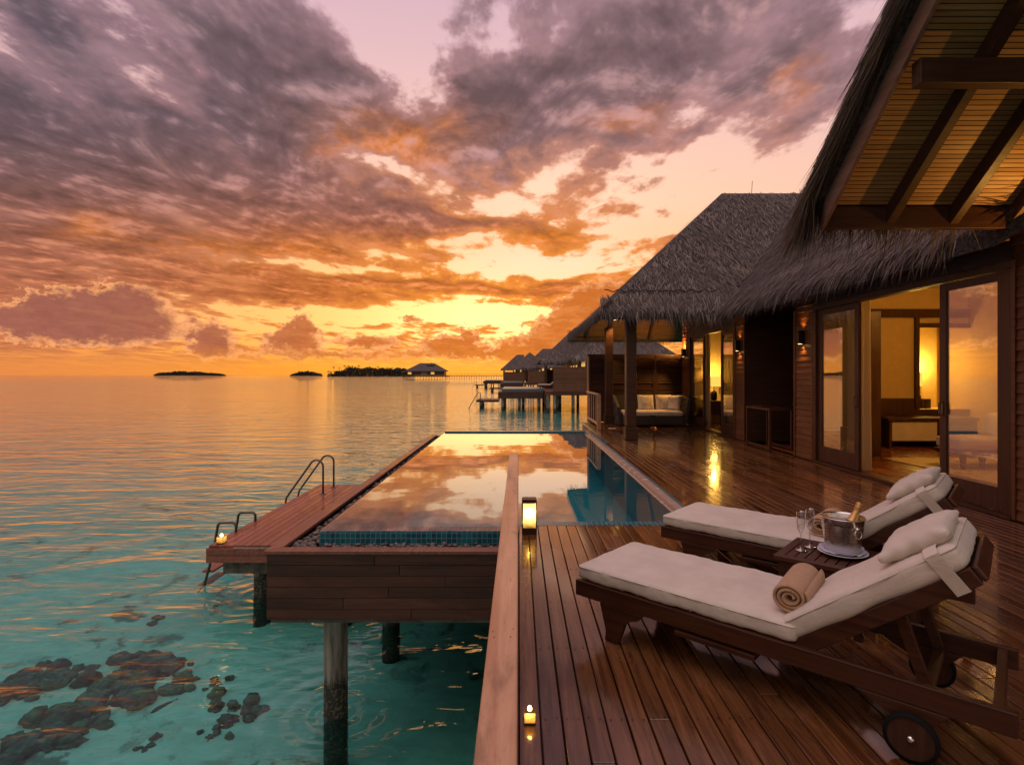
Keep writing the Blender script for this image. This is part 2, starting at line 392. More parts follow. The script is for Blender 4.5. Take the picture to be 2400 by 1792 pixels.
_wx = t_.n('ShaderNodeTexWave', {'Vector': _v, 'Scale': 22.0, 'Distortion': .6}, wave_type='BANDS', bands_direction='Z').outputs[1]
_wy = t_.n('ShaderNodeTexWave', {'Vector': _v, 'Scale': 12.0, 'Distortion': .6}, wave_type='BANDS', bands_direction='X').outputs[1]
_h = t_.mul(_wx, _wy)
out(t_, pbsdf(t_, col=t_.mix(_h, (.035, .026, .019), (.13, .095, .07)), rough=.6, normal=bump(t_, _h, .6, .006)))
pilem, t_ = mat('weathered_pile')
_v = t_.n('ShaderNodeTexCoord').outputs['Object']
_a, _ = t_.noise(t_.mapping(_v, scale=(14, 14, 1.6)), 1.0, 6, .6)
_z = t_.sep(_v)[2]
_wet = t_.ss(t_.add(_z, t_.mul(_a, .35)), -1.28, -1.42)
_cc = t_.mix(t_.ss(_a, .35, .65), (.11, .095, .075), (.33, .31, .27))
_al, _ = t_.noise(_v, 30, 3)
out(t_, pbsdf(t_, col=t_.mix(_wet, _cc, t_.mix(t_.ss(_al, .5, .6), (.018, .017, .012), (.10, .09, .06))), rough=.7, normal=bump(t_, _a, .5, .01)))
concm = plain('stained_concrete', (.12, .11, .095), .8, noise=.55, nscale=7, bumps=.5, bscale=20)

def tiles(name, c1, c2, grout, size=.05, rough=.18):
    m, t = mat(name)
    geo = t.n('ShaderNodeNewGeometry'); P = t.sep(geo.outputs['Position']); Nn = t.sep(geo.outputs['True Normal'])
    line = None; cell = []
    for i in range(3):
        s_ = t.m('DIVIDE', t.add(P[i], 200.013), size)
        fr = t.m('FRACT', s_); cell.append(t.m('FLOOR', s_))
        g = t.m('GREATER_THAN', t.m('ABSOLUTE', t.sub(fr, .5)), .455)
        g = t.mul(g, t.m('LESS_THAN', t.m('ABSOLUTE', Nn[i]), .5))
        line = g if line is None else t.m('MAXIMUM', line, g)
    wn = t.n('ShaderNodeTexWhiteNoise', {'Vector': t.xyz(*cell)}, noise_dimensions='3D').outputs[0]
    c = t.mix(line, t.mix(wn, c1, c2), grout)
    r = t.add(rough, t.mul(line, .4))
    out(t, pbsdf(t, col=c, rough=r, normal=bump(t, line, -.3, .002)))
    return m
tilem = tiles('teal_mosaic_tile', (.006, .075, .115), (.016, .155, .20), (.16, .26, .28))
basinm = tiles('pool_basin_tile', (.010, .32, .40), (.016, .42, .48), (.05, .42, .46), .05, .3)

# thatch: every strand its own tone
thm, t_ = mat('grey_thatch')
_i = t_.n('ShaderNodeNewGeometry').outputs['Random Per Island']
_v = t_.n('ShaderNodeTexCoord').outputs['Object']
_b, _ = t_.noise(_v, .9, 4, .6); _f, _ = t_.noise(_v, 14, 4, .7)
_c = t_.mix(t_.m('POWER', _i, 1.6), (.048, .039, .038), (.33, .262, .225))
_c = t_.mix(t_.ss(_b, .38, .66, 0, .55), _c, (.10, .082, .082))
out(t_, pbsdf(t_, col=_c, rough=.75, spec=.25))
thbm, t_ = mat('thatch_base')
_v = t_.n('ShaderNodeTexCoord').outputs['Object']
_b, _ = t_.noise(_v, 1.1, 4, .6); _f, _ = t_.noise(_v, 26, 5, .75, .6)
out(t_, pbsdf(t_, col=t_.mix(t_.ss(t_.add(t_.mul(_f, .8), t_.mul(_b, .2)), .36, .64), (.045, .036, .036), (.17, .14, .135)), rough=.95, spec=.1, normal=bump(t_, _f, 1.0, .05)))
thgm, t_ = mat('brown_green_thatch')
_i = t_.n('ShaderNodeNewGeometry').outputs['Random Per Island']
out(t_, pbsdf(t_, col=t_.mix(t_.m('POWER', _i, 1.5), (.032, .025, .018), (.19, .13, .085)), rough=.75, spec=.25))

def glassmat(name, tint=(1, 1, 1), ior=1.5, boost=1.0, base=0.0, pw=4.0):
    m, t = mat(name)
    fa = t.n('ShaderNodeLayerWeight', {0: .5}).outputs[1]
    f = t.m('MINIMUM', t.add(t.mul(t.m('POWER', fa, pw), boost), base), 1.0)
    tr = t.n('ShaderNodeBsdfTransparent', {0: (*tint, 1)}).outputs[0]
    gl = t.n('ShaderNodeBsdfGlossy', {'Color': (1, 1, 1, 1), 'Roughness': 0.0}).outputs[0]
    out(t, t.n('ShaderNodeMixShader', {0: f, 1: tr, 2: gl}).outputs[0]); return m
panem = glassmat('window_glass', (.93, .93, .90), 1.5, 1.0, .30)
flutem = glassmat('crystal', (.95, .95, .95), 1.5, 1.0, .07, 2.4)
def emit(name, col, s):
    m, t = mat(name); out(t, t.n('ShaderNodeEmission', {0: (*col, 1), 1: s}).outputs[0]); return m
flame_m = emit('flame', (1.0, .55, .12), 14)
bulb_m = emit('warm_bulb', (1.0, .62, .22), 9)
winlit = emit('lit_window', (1.0, .55, .14), .8)
shade_m = emit('lit_lampshade', (1.0, .60, .10), 1.15)

# ------------------------------------------------------------------ sea, sea bed
SEA = -1.9; BED = -3.0
def water(name, tint, ior, waves, rough=.02, boost=1.0):
    m, t = mat(name)
    pos = t.n('ShaderNodeNewGeometry').outputs['Position']
    if waves == 'sea':
        px, py, pz = t.sep(pos)
        dist = t.m('SQRT', t.add(t.mul(px, px), t.mul(py, py)))
        fade = t.m('DIVIDE', 1.0, t.add(1.0, t.m('DIVIDE', dist, 900.0)))
        v = t.mapping(pos, rot=(0, 0, R(9)), scale=(.42, 1.0, 1.0))
        a, _ = t.noise(v, .85, 3, .5, .6); b, _ = t.noise(v, 2.3, 3, .5, .7); c, _ = t.noise(t.mapping(pos, rot=(0, 0, R(-14)), scale=(.6, 1, 1)), 6.5, 2, .5)
        e_, _ = t.noise(t.mapping(pos, rot=(0, 0, R(5)), scale=(.45, 1.0, 1.0)), .16, 4, .62, .4)
        far = t.ss(dist, 25.0, 220.0)
        h = t.add(t.add(a, t.mul(b, .42)), t.add(t.mul(c, .07), t.mul(t.mul(e_, far), 7.0)))
        for qx, qy in ((-1.84, 5.55), (-3.97, 8.54)):        # rings spreading from the piles
            rx = t.sub(px, qx); ry = t.sub(py, qy); rd = t.m('SQRT', t.add(t.mul(rx, rx), t.mul(ry, ry)))
            h = t.add(h, t.mul(t.m('SINE', t.mul(rd, 26.0)), t.mul(t.m('EXPONENT', t.mul(rd, -2.6)), .16)))
        nrm = bump(t, h, t.mul(fade, 1.0), .135)
    else:
        a, _ = t.noise(t.mapping(pos, scale=(.7, 1, 1)), 1.3, 2, .5)
        nrm = bump(t, a, .5, .0035)
    fr = t.n('ShaderNodeFresnel', {'IOR': ior, 'Normal': nrm}).outputs[0]
    f = t.m('MINIMUM', t.mul(fr, boost), 1.0)
    if waves == 'sea': tr = t.n('ShaderNodeBsdfRefraction', {'Color': (*tint, 1), 'Roughness': 0.0, 'IOR': 1.33, 'Normal': bump(t, t.add(a, t.mul(b, .3)), .6, .05)}).outputs[0]
    else: tr = t.n('ShaderNodeBsdfTransparent', {0: (*tint, 1)}).outputs[0]
    gl = t.n('ShaderNodeBsdfGlossy', {'Color': (1, 1, 1, 1), 'Roughness': rough, 'Normal': nrm}).outputs[0]
    out(t, t.n('ShaderNodeMixShader', {0: f, 1: tr, 2: gl}).outputs[0]); return m
seam = water('sea_water', (.47, 1.0, .985), 1.41, 'sea', .03, 1.25)
poolwm = water('pool_water', (.72, .97, .98), 1.62, 'pool', .004, 1.55)
struct(MB().quad((-30000, -300, SEA), (30000, -300, SEA), (30000, 42000, SEA), (-30000, 42000, SEA)).build('sea', seam))
sandm, t_ = mat('lagoon_sand')
_v = t_.n('ShaderNodeTexCoord').outputs['Object']
_a, _ = t_.noise(_v, .22, 5, .6, .5); _b, _ = t_.noise(_v, 1.7, 6, .66, .4); _c2, _ = t_.noise(t_.mapping(_v, rot=(0, 0, .5), scale=(.6, 1.3, 1)), 4.0, 4, .6)
_px, _py, _pz = t_.sep(_v)
_spk = t_.mul(t_.ss(_b, .54, .64), t_.ss(_a, .34, .58))
_col = t_.mix(t_.ss(_c2, .3, .7), (.64, .68, .58), (.82, .83, .72))
_col = t_.mix(t_.ss(_a, .42, .66, 0, .45), _col, (.42, .50, .44))
_col = t_.mix(t_.mul(_spk, .75), _col, (.07, .085, .065))
out(t_, pbsdf(t_, col=_col, rough=.9, spec=.1, normal=bump(t_, _c2, .4, .05)))
struct(MB().quad((-1500, -100, BED), (1500, -100, BED), (1500, 3000, BED), (-1500, 3000, BED)).build('seabed', sandm))
#@@SETTING_END

# ------------------------------------------------------------------ deck
WX = 5.10                                   # plane of the villa's facade
dk = MB(); PIT = .0945
for i in range(54):
    x0 = i * PIT + .003; x1 = x0 + PIT - .007
    y = -1.2 - rng.uniform(0, 1.5)
    yend = 5.495 if x1 < 1.962 else (14.9 if x1 < 2.05 else 17.44)
    while y < yend:
        L = rng.uniform(2.6, 4.2); ye = min(y + L, yend)
        dz_ = rng.uniform(-.0015, .0015)
        dk.box(x0, x1, y, ye - .003, -.03, dz_); y = ye
deck = dk.build('deck', [deckw, ironm], None, False, .003, 1)
struct(deck)
sub = MB(); sub.cur = 0
sub.box(0.0, 1.95, -1.3, 5.44, -.16, -.07).box(2.06, WX + 3, -1.3, 17.4, -.16, -.07)
nh = MB()                                   # nail heads, two per board on every joist
for yj in np.arange(.55, 12, .62):
    for i in range(50):
        for fx in (.22, .78):
            cx_ = i * PIT + .003 + fx * (PIT - .007)
            if yj > 5.4 and cx_ < 2.0: continue
            if cx_ > .5 + yj * .93: continue
            r = .0042; cy_ = yj + rng.uniform(-.01, .01)
            nh.add([(cx_ + r * math.cos(a), cy_ + r * math.sin(a), .0022) for a in np.linspace(0, 2 * math.pi, 7)[:-1]], [(0, 1, 2, 3, 4, 5)])
nails = nh.build('nail_heads', ironm, deck)
sub.build('dark_underlay', darkw, deck)  # solid dark sheet added under the boards so their gaps stay dark
ed = MB()
ed.box(2.025, 2.05, 14.93, 17.6, -.30, -.002).box(-.02, .0, -1.3, 5.06, -.5, -.04).box(2.06, WX, 17.45, 17.475, -.3, -.002)
ed.build('edge_board', bargew, deck)

# ------------------------------------------------------------------ pool
pool = empty('swimming_pool', (0, 10, 0))
tag(pool, 'infinity pool with teal mosaic rim and dark wood skirting above the lagoon', 'swimming pool')
def loc(o, par):                            # keep world placement under a moved empty
    o.parent = par; o.matrix_parent_inverse = Matrix.Translation(par.location).inverted() if par.rotation_euler.z == 0 else par.matrix_world.inverted(); return o
def P(mb, name, m, par, **k): return loc(mb.build(name, m, None, **k), par)
b = MB()
b.box(-1.97, -1.76, 5.65, 14.7, -.7, -.052).box(-1.97, 0, 5.45, 5.65, -.7, -.052).box(0, 1.956, 5.502, 5.65, -.7, .0)
b.box(1.868, 1.956, 5.65, 14.7, -.7, .0).box(-1.97, 2.022, 14.7, 14.86, -.7, -.006)
P(b, 'mosaic_rim', tilem, pool)
b = MB().box(1.772, 1.866, 5.652, 14.698, -.6, -.004).box(1.715, 1.770, 5.652, 14.698, -.6, -.052)
copem = plain('coping_stone', (.42, .31, .25), .22, noise=.04, nscale=5)
P(b, 'coping', copem, pool, bevel=.004)
b = MB().quad((-1.8, 5.6, -.69), (1.75, 5.6, -.69), (1.75, 14.75, -.69), (-1.8, 14.75, -.69))
b.quad((-1.758, 5.6, -.7), (-1.758, 14.75, -.7), (-1.758, 14.75, -.06), (-1.758, 5.6, -.06)).quad((1.713, 5.6, -.7), (1.713, 5.6, -.06), (1.713, 14.75, -.06), (1.713, 14.75, -.7))
b.quad((-1.76, 5.652, -.7), (-1.76, 5.652, -.06), (1.71, 5.652, -.06), (1.71, 5.652, -.7)).quad((-1.76, 14.698, -.7), (1.71, 14.698, -.7), (1.71, 14.698, -.06), (-1.76, 14.698, -.06))
for k in range(3): b.box(.2, 1.71, 5.653, 5.95 + .3 * (2 - k), -.69, -.19 - .16 * (2 - k))      # corner steps under the water
P(b, 'basin', basinm, pool)
b = MB()
for k in range(6):
    z1 = -.155 - k * .101
    xs = [-2.325, rng.uniform(-1.7, -.5), -.02]
    for q0, q1 in zip(xs[:-1], xs[1:]): b.box(q0, q1 - .004, 5.09 + rng.uniform(-.002, .002), 5.115, z1 - .097, z1)
    b.box(-2.33, -2.31, 5.112, 5.1165, z1 - .097, z1); b.box(-2.33, -2.305, 5.117, 14.95, z1 - .097, z1); b.box(-2.33, 2.02, 14.952, 14.975, z1 - .097, z1)
P(b, 'skirting', skirtw, pool, bevel=.004)
b = MB()
b.prism([(-2.345, 5.07), (0, 5.07), (0, 5.20), (-2.215, 5.20)], 'z', -.15, -.12)
b.prism([(-2.345, 5.074), (-2.218, 5.203), (-2.218, 14.9), (-2.345, 14.9)], 'z', -.15, -.119)
P(b, 'trim_board', trimw, pool, bevel=.003)
P(MB().box(-2.29, 2.0, 5.13, 14.94, -.80, -.705).box(-2.29, -1.972, 5.13, 14.9, -.3, -.24).box(-1.97, 0, 5.13, 5.448, -.3, -.24), 'slab', concm, pool)
for px_, py_ in [(-1.84, 5.55), (-1.76, 7.6), (-1.9, 12.0), (-1.9, 14.6), (.1, 6.2), (.1, 10.4), (1.9, 7.4), (1.9, 11.4), (.1, 14.6)]:
    P(MB().lathe([(.118, BED - .2), (.116, -1.9), (.113, -.79)], 20, (px_, py_, 0), capb=True), 'pile', pilem, pool, smooth=True)
struct(MB().quad((-1.972, 5.448, -.04), (1.72, 5.448, -.04) if False else (0, 5.448, -.04), (0, 5.60, -.04), (1.716, 5.60, -.04), (1.716, 14.72, -.04), (-1.972, 14.72, -.04)).build('pool_water', poolwm))
pb = MB()
ico = bmesh.new(); bmesh.ops.create_icosphere(ico, subdivisions=1, radius=1); IV = [v.co.copy() for v in ico.verts]; IF = [tuple(v.index for v in f.verts) for f in ico.faces]; ico.free()
def pebble(x, y, z, r):
    M = Matrix.Rotation(rng.uniform(0, 6.3), 4, 'Z') @ Matrix.Rotation(rng.uniform(-.4, .4), 4, 'X') @ Matrix.Diagonal((r * rng.uniform(.9, 1.5), r * rng.uniform(.7, 1.0), r * rng.uniform(.45, .75), 1))
    M.translation = Vector((x, y, z))
    pb.add([M @ (v * (1 + .08 * math.sin(9 * v.x + 7 * v.y))) for v in IV], IF)
for k in range(620):
    pebble(rng.uniform(-2.19, 0), rng.uniform(5.22, 5.43), rng.uniform(-.20, -.155), rng.uniform(.014, .036))
for k in range(900):
    t_y = 5.3 + (rng.random() ** 1.7) * 9.3
    pebble(rng.uniform(-2.19, -1.99), t_y, rng.uniform(-.20, -.16), rng.uniform(.014, .036))
tag(pb.build('pebbles', pebm, None, True), 'loose grey river pebbles filling the gutter around the pool rim', 'pebbles', kind='stuff')

# ------------------------------------------------------------------ parapet beside the deck
rail = empty('parapet', (-.05, 2, 0)); tag(rail, 'long weathered timber parapet with flat cap running beside the deck', 'parapet')
b = MB().box(-.092, -.003, -1.2, 5.52, .68, .72); b.cur = 1
for y in np.arange(.9, 5.5, .74):
    for x in (-.074, -.021):
        for k in range(2):
            cx_, cy_ = x + rng.uniform(-.006, .006), y + k * .05 + rng.uniform(-.02, .02)
            b.add([(cx_ + .0028 * math.cos(a), cy_ + .0032 * math.sin(a), .7206) for a in np.linspace(0, 2 * math.pi, 7)[:-1]], [(0, 1, 2, 3, 4, 5)])
P(b, 'cap', [railw, ironm], rail, bevel=.006)
b = MB()
for k in range(6): b.box(-.070, -.026, -1.2, 5.50, -.04 + k * .12, .075 + k * .12)
P(b, 'side_board', skirtw, rail, bevel=.004)

# ------------------------------------------------------------------ swim platform, ladders
plat = empty('swim_platform', (-3.5, 10, -1.05)); tag(plat, 'low reddish wooden swim platform below the pool skirting', 'swim platform')
b = MB()
for i in range(18):
    x0 = -4.64 + i * .126; b.box(x0, x0 + .118, 8.27, 12.84, -1.085, -1.05)
P(b, 'deck_boards', platw, plat, bevel=.003)
b = MB()
for z1 in (-1.089, -1.198): b.box(-4.66, -2.37, 8.22, 8.265, z1 - .10, z1); b.box(-4.67, -4.645, 8.268, 12.84, z1 - .10, z1); b.box(-4.66, -2.37, 12.842, 12.87, z1 - .10, z1)
P(b, 'fascia', platw, plat, bevel=.004)
for y in (8.4, 10.6, 12.5): P(MB().box(-4.5, -2.5, y, y + .28, -1.52, -1.30), 'concrete_beam', concm, plat)
for x, y in [(-3.97, 8.54), (-2.7, 8.54), (-3.97, 10.74), (-2.7, 10.74), (-3.97, 12.6)]:
    P(MB().lathe([(.122, BED - .2), (.12, -1.521)], 18, (x, y, 0), capb=True), 'pile', pilem, plat, smooth=True)
def arc(c, r, a0, a1, ax, az, n=8):
    c = Vector(c); ax = Vector(ax); az = Vector(az)
    return [c + ax * (r * math.cos(R(a))) + az * (r * math.sin(R(a))) for a in np.linspace(a0, a1, n)]
X_ = (1, 0, 0); Z_ = (0, 0, 1)
ld = empty('pool_ladder', (-4.7, 9.3, -1.05)); tag(ld, 'near steel ladder with low handles beside the candle, dipping into water', 'ladder', 'sea ladders')
for y in (8.98, 9.64):
    pts = [(-4.60, y, -1.05), (-4.60, y, -.99)] + arc((-4.665, y, -.965), .065, 0, 90, X_, Z_)[1:] + [(-4.80, y, -.905)] + arc((-4.83, y, -.975), .07, 90, 170, X_, Z_)[1:] + [(-4.96, y, -1.35), (-5.10, y, -1.86), (-5.22, y, -2.3)]
    P(MB().tube(pts, .021, 10), 'rail', steel, ld, smooth=True)
b = MB()
for k in range(2): b.box(-5.16 - .08 * k, -4.98 - .08 * k, 9.0, 9.62, -1.72 - .28 * k, -1.685 - .28 * k)
P(b, 'step', platw, ld, bevel=.004)
ld = empty('pool_ladder', (-4.5, 12.1, -1.05)); tag(ld, 'far steel ladder with tall hooped handrails at the far end of platform', 'ladder', 'sea ladders')
for y in (11.79, 12.47):
    pts = [(-4.18, y, -1.05), (-4.18, y, -.47)] + arc((-4.32, y, -.46), .14, 0, 140, X_, Z_, 12)[1:] + [(-4.90, y, -1.03)] + [(-4.965, y, -1.13), (-4.985, y, -1.25), (-4.99, y, -1.9), (-5.0, y, -2.5)]
    P(MB().tube(pts, .021, 10), 'rail', steel, ld, smooth=True)
    P(MB().lathe([(.0, .018), (.05, .016), (.062, .004), (.062, 0)], 18, (-4.18, y, -1.05)), 'foot_plate', steel, ld, smooth=True)
b = MB()
for k in range(4): b.box(-5.06, -4.92, 11.81, 12.45, -1.45 - .25 * k, -1.42 - .25 * k)
P(b, 'step', platw, ld)

# ------------------------------------------------------------------ lanterns
def point(name, locn, w, col=(1, .55, .2), r=.02, par=None):
    l = bpy.data.lights.new(name, 'POINT'); l.energy = w; l.color = col; l.shadow_soft_size = r
    o = bpy.data.objects.new(name, l); COL.objects.link(o); o.location = locn
    if par: loc(o, par)
    return o
def spot(name, locn, dirn, w, ang, col=(1, .55, .2), r=.02, par=None, blend=.6):
    l = bpy.data.lights.new(name, 'SPOT'); l.energy = w; l.color = col; l.shadow_soft_size = r; l.spot_size = R(ang); l.spot_blend = blend
    o = bpy.data.objects.new(name, l); COL.objects.link(o); o.location = locn
    o.rotation_euler = Vector(dirn).to_track_quat('-Z', 'Y').to_euler()
    if par: loc(o, par)
    return o
frostm, t_ = mat('frosted_amber_glass')
_tl = t_.n('ShaderNodeBsdfTranslucent', {0: (1, .82, .42, 1)}).outputs[0]
_tp = t_.n('ShaderNodeBsdfTransparent', {0: (1, .7, .25, 1)}).outputs[0]
out(t_, t_.n('ShaderNodeMixShader', {0: .12, 1: _tl, 2: _tp}).outputs[0])
ln = empty('lantern', (.10, 5.27, 0)); tag(ln, 'lit square lantern with frosted panes on the deck by the pool edge', 'lantern')
lx, ly = .10, 5.27; h2 = .07
P(MB().box(lx - h2, lx + h2, ly - h2, ly + h2, 0.003, .055), 'base', darkw, ln, bevel=.003)
b = MB().box(lx - h2, lx + h2, ly - h2, ly + h2, .290, .318)
b.box(lx - h2 + .01, lx + h2 - .01, ly - h2 + .01, ly + h2 - .01, .319, .323)
P(b, 'lid', furnw, ln, bevel=.003)
for sx in (-1, 1):
    for sy in (-1, 1): P(MB().box(lx + sx * (h2 - .005) - .005, lx + sx * (h2 - .005) + .005, ly + sy * (h2 - .005) - .005, ly + sy * (h2 - .005) + .005, .0555, .2895), 'post', ironm, ln)
b = MB(); q = h2 - .006
for s in (-1, 1):
    b.quad((lx - q, ly + s * q, .056), (lx + q, ly + s * q, .056), (lx + q, ly + s * q, .289), (lx - q, ly + s * q, .289))
    b.quad((lx + s * q, ly - q, .056), (lx + s * q, ly + q, .056), (lx + s * q, ly + q, .289), (lx + s * q, ly - q, .289))
P(b, 'pane', frostm, ln)
P(MB().lathe([(.0, .225), (.006, .215), (.010, .200), (.008, .185), (0, .178)], 12, (lx, ly, 0)), 'flame', flame_m, ln, smooth=True)
P(MB().lathe([(.028, .0555), (.028, .165), (0, .168)], 20, (lx, ly, 0)), 'candle', fabric, ln, smooth=True)
point('lantern_glow', (lx, ly - .012, .195), 3.3, (1, .66, .25), .012, ln)
def tealight(x, y, z, s, label, name='tea_light', w=.5):
    t = empty(name, (x, y, z)); tag(t, label, 'candle holder')
    P(MB().box(x - s, x + s, y - s, y + s, z + .002, z + .3 * s), 'base', ironm, t, bevel=.002)
    b = MB(); q = s * .92
    for g in (-1, 1):
        b.quad((x - q, y + g * q, z + .31 * s), (x + q, y + g * q, z + .31 * s), (x + q, y + g * q, z + 1.9 * s), (x - q, y + g * q, z + 1.9 * s))
        b.quad((x + g * q, y - q, z + .31 * s), (x + g * q, y + q, z + .31 * s), (x + g * q, y + q, z + 1.9 * s), (x + g * q, y - q, z + 1.9 * s))
    P(b, 'glass_cup', frostm, t)
    P(MB().lathe([(.55 * s, z + .31 * s), (.55 * s, z + 1.0 * s), (0, z + 1.02 * s)], 16, (x, y, 0)), 'wax', fabric, t, smooth=True)
    P(MB().lathe([(0, z + 2.72 * s), (.24 * s, z + 2.6 * s), (.40 * s, z + 2.25 * s), (.34 * s, z + 1.95 * s), (0, z + 1.78 * s)], 12, (x, y, 0)), 'flame', flame_m, t, smooth=True)
    point('candle_glow', (x, y - .3 * s, z + 2.1 * s), w, (1, .50, .13), .008, t)
tealight(.047, 2.39, 0, .026, 'small square tea light glowing on the deck near the front', w=.32)
tealight(-4.50, 8.36, -1.05, .055, 'flickering candle holder on the corner of the swim platform', 'candle_bowl', w=.35)

# ------------------------------------------------------------------ thatch
def blades(mb, P0, D, Nn, L, Wd, sag=.0):
    """one tapering strand per row: P0 origins, D directions, Nn surface normals"""
    S = np.cross(D, Nn); S /= np.linalg.norm(S, axis=1, keepdims=True) + 1e-9
    n = len(P0); Lc = L[:, None]; Wc = Wd[:, None]
    mid = P0 + D * Lc * .5; tip = P0 + D * Lc; tip[:, 2] -= sag * L * rng.uniform(.5, 1.5, n)
    curl = S * (rng.normal(0, .05, n) * L)[:, None]; tip = tip + curl
    V = np.stack([P0 - S * Wc * .5, P0 + S * Wc * .5, mid + S * Wc * .45, mid - S * Wc * .45, tip], 1).reshape(-1, 3)
    base = len(mb.V); mb.V += V.tolist()
    for i in range(n):
        o = base + 5 * i; mb.F.append((o, o + 1, o + 2, o + 3)); mb.F.append((o + 3, o + 2, o + 4))
    mb.mi += [0] * (2 * n)
def thatch_patch(mb, a, b_, c, d_, dens, L=(.25, .55), Wd=(.008, .016), spread=.16, lift=.05, seed_pow=1.0):
    a, b_, c, d_ = [np.array(p, float) for p in (a, b_, c, d_)]
    area = (np.linalg.norm(np.cross(b_ - a, d_ - a)) + np.linalg.norm(np.cross(c - b_, c - d_))) / 2
    n = int(area * dens); u = rng.random(n); v = rng.random(n) ** seed_pow
    wl = np.linalg.norm(b_ - a); wt = np.linalg.norm(c - d_)
    keep = rng.random(n) < (wl * (1 - v) + wt * v) / max(wl, wt); u = u[keep]; v = v[keep]; n = len(u)
    Pp = (a * (1 - u)[:, None] + b_ * u[:, None]) * (1 - v)[:, None] + (d_ * (1 - u)[:, None] + c * u[:, None]) * v[:, None]
    nr = np.cross(b_ - a, (d_ + c) / 2 - (a + b_) / 2); nr /= np.linalg.norm(nr); nr *= np.sign(nr[2])
    e = (b_ - a) / wl; dn = np.cross(e, nr); dn /= np.linalg.norm(dn); dn *= -np.sign(dn[2])
    ang = rng.normal(0, spread, n)
    # slow swirl so that the strands lie in drifts
    ang += .30 * np.sin(Pp[:, 0] * 1.7 + Pp[:, 2] * 2.3) * np.sin(Pp[:, 1] * 1.3 + 1.0)
    D = dn * np.cos(ang)[:, None] + e * np.sin(ang)[:, None] + nr * rng.normal(lift, .05, n)[:, None]
    D /= np.linalg.norm(D, axis=1, keepdims=True)
    Pp += nr * rng.uniform(0.0, .05, n)[:, None]
    blades(mb, Pp, D, np.tile(nr, (n, 1)), rng.uniform(*L, n), rng.uniform(*Wd, n))
def fringe(mb, a, b_, outw, slope, per_m, up=.45, L=(.26, .50), Wd=(.008, .016), hang=(.1, .9), drop=0.0, spread=.14):
    """strands over the eave a-b; outw: horizontal outward unit vector; slope: roof pitch"""
    a, b_, o = np.array(a, float), np.array(b_, float), np.array(outw, float)
    n = int(np.linalg.norm(b_ - a) * per_m); u = rng.random(n); s = rng.random(n) * up
    k = math.hypot(1, slope); dn = (o - np.array([0, 0, slope])) / k; nr = (o * slope + np.array([0, 0, 1])) / k
    e = (b_ - a) / np.linalg.norm(b_ - a)
    Pp = a + (b_ - a) * u[:, None] - dn * s[:, None] + nr * (rng.uniform(.0, .10, n) * (.25 + .75 * s / up))[:, None] - np.array([0, 0, drop])
    # clumps: neighbouring strands lean the same way
    cl = .16 * np.sin(u * np.linalg.norm(b_ - a) * 9 + 2 * np.sin(u * np.linalg.norm(b_ - a) * 2.3)) + rng.normal(0, spread, n)
    h = rng.uniform(*hang, n) * (1 - s / up * .75)
    D = dn * (1 - h)[:, None] + np.array([0, 0, -1.0]) * h[:, None] + e * cl[:, None] + nr * rng.normal(.0, .05, n)[:, None]
    D /= np.linalg.norm(D, axis=1, keepdims=True)
    blades(mb, Pp, D, np.tile(nr, (n, 1)), rng.uniform(*L, n), rng.uniform(*Wd, n), .10)
def slab(mb, poly, th):
    n = len(poly); V = [tuple(p) for p in poly] + [(p[0], p[1], p[2] - th) for p in poly]
    mb.add(V, [tuple(range(n)), tuple(range(2 * n - 1, n - 1, -1))] + [(i, n + i, n + (i + 1) % n, (i + 1) % n) for i in range(n)])

villa = empty('water_villa', (6, 10, 0)); tag(villa, 'dark timber water villa with steep grey thatched roofs beside the deck', 'villa')
EZ = 2.95; RZ = 6.95
A = (1.85, 12.35, EZ); Bv = (4.55, 12.35, EZ); V_ = (8.75, 16.6, RZ); Rg = (6.1, 16.6, RZ); Dd = (1.85, 20.85, EZ); Bb = (8.75, 20.85, EZ)
rb = MB()
slab(rb, [A, Bv, V_, Rg], .22); slab(rb, [Dd, A, Rg], .22); slab(rb, [Bb, Dd, Rg, V_], .22)
N1 = (4.55, 5.25, EZ); NT_ = (8.75, .43, RZ)
slab(rb, [Bv, N1, NT_, V_], .22); slab(rb, [(8.75, .43, RZ), (13, .43, EZ), (13, 20.85, EZ), (8.75, 16.6, RZ)], .22)
slab(rb, [(13, 20.85, EZ), Bb, V_], .22)
roof = P(rb, 'roof', thbm, villa); fixn(roof)
st = MB()
thatch_patch(st, A, Bv, V_, Rg, 520, L=(.15, .36), Wd=(.010, .022), spread=.24)
thatch_patch(st, Bv, N1, NT_, V_, 400, L=(.15, .36), Wd=(.010, .022), spread=.24)
thatch_patch(st, Dd, A, Rg, Rg, 120)
o = P(st, 'thatch_strands', thm, villa); o.parent = roof; o.matrix_parent_inverse = roof.matrix_world.inverted() if False else Matrix.Identity(4)
fr = MB()
fringe(fr, A, (4.62, 12.35, EZ), (0, -1, 0), .94, 620, .50, L=(.24, .50), Wd=(.009, .019), spread=.20)
fringe(fr, (4.55, 12.45, EZ), (4.55, 5.8, EZ), (-1, 0, 0), .952, 600, .60, L=(.22, .44), Wd=(.009, .019), hang=(.05, .8), spread=.20)
fringe(fr, Dd, A, (-1, 0, 0), .94, 300, .45)
fringe(fr, (1.85, 20.85, EZ), (6, 20.85, EZ), (0, 1, 0), .94, 230, .30, hang=(.3, .95))
# bundles wrapped round the front corner
for k in range(160):
    pass
o2 = P(fr, 'eave_fringe', thm, villa); o2.parent = roof; o2.matrix_parent_inverse = Matrix.Identity(4)
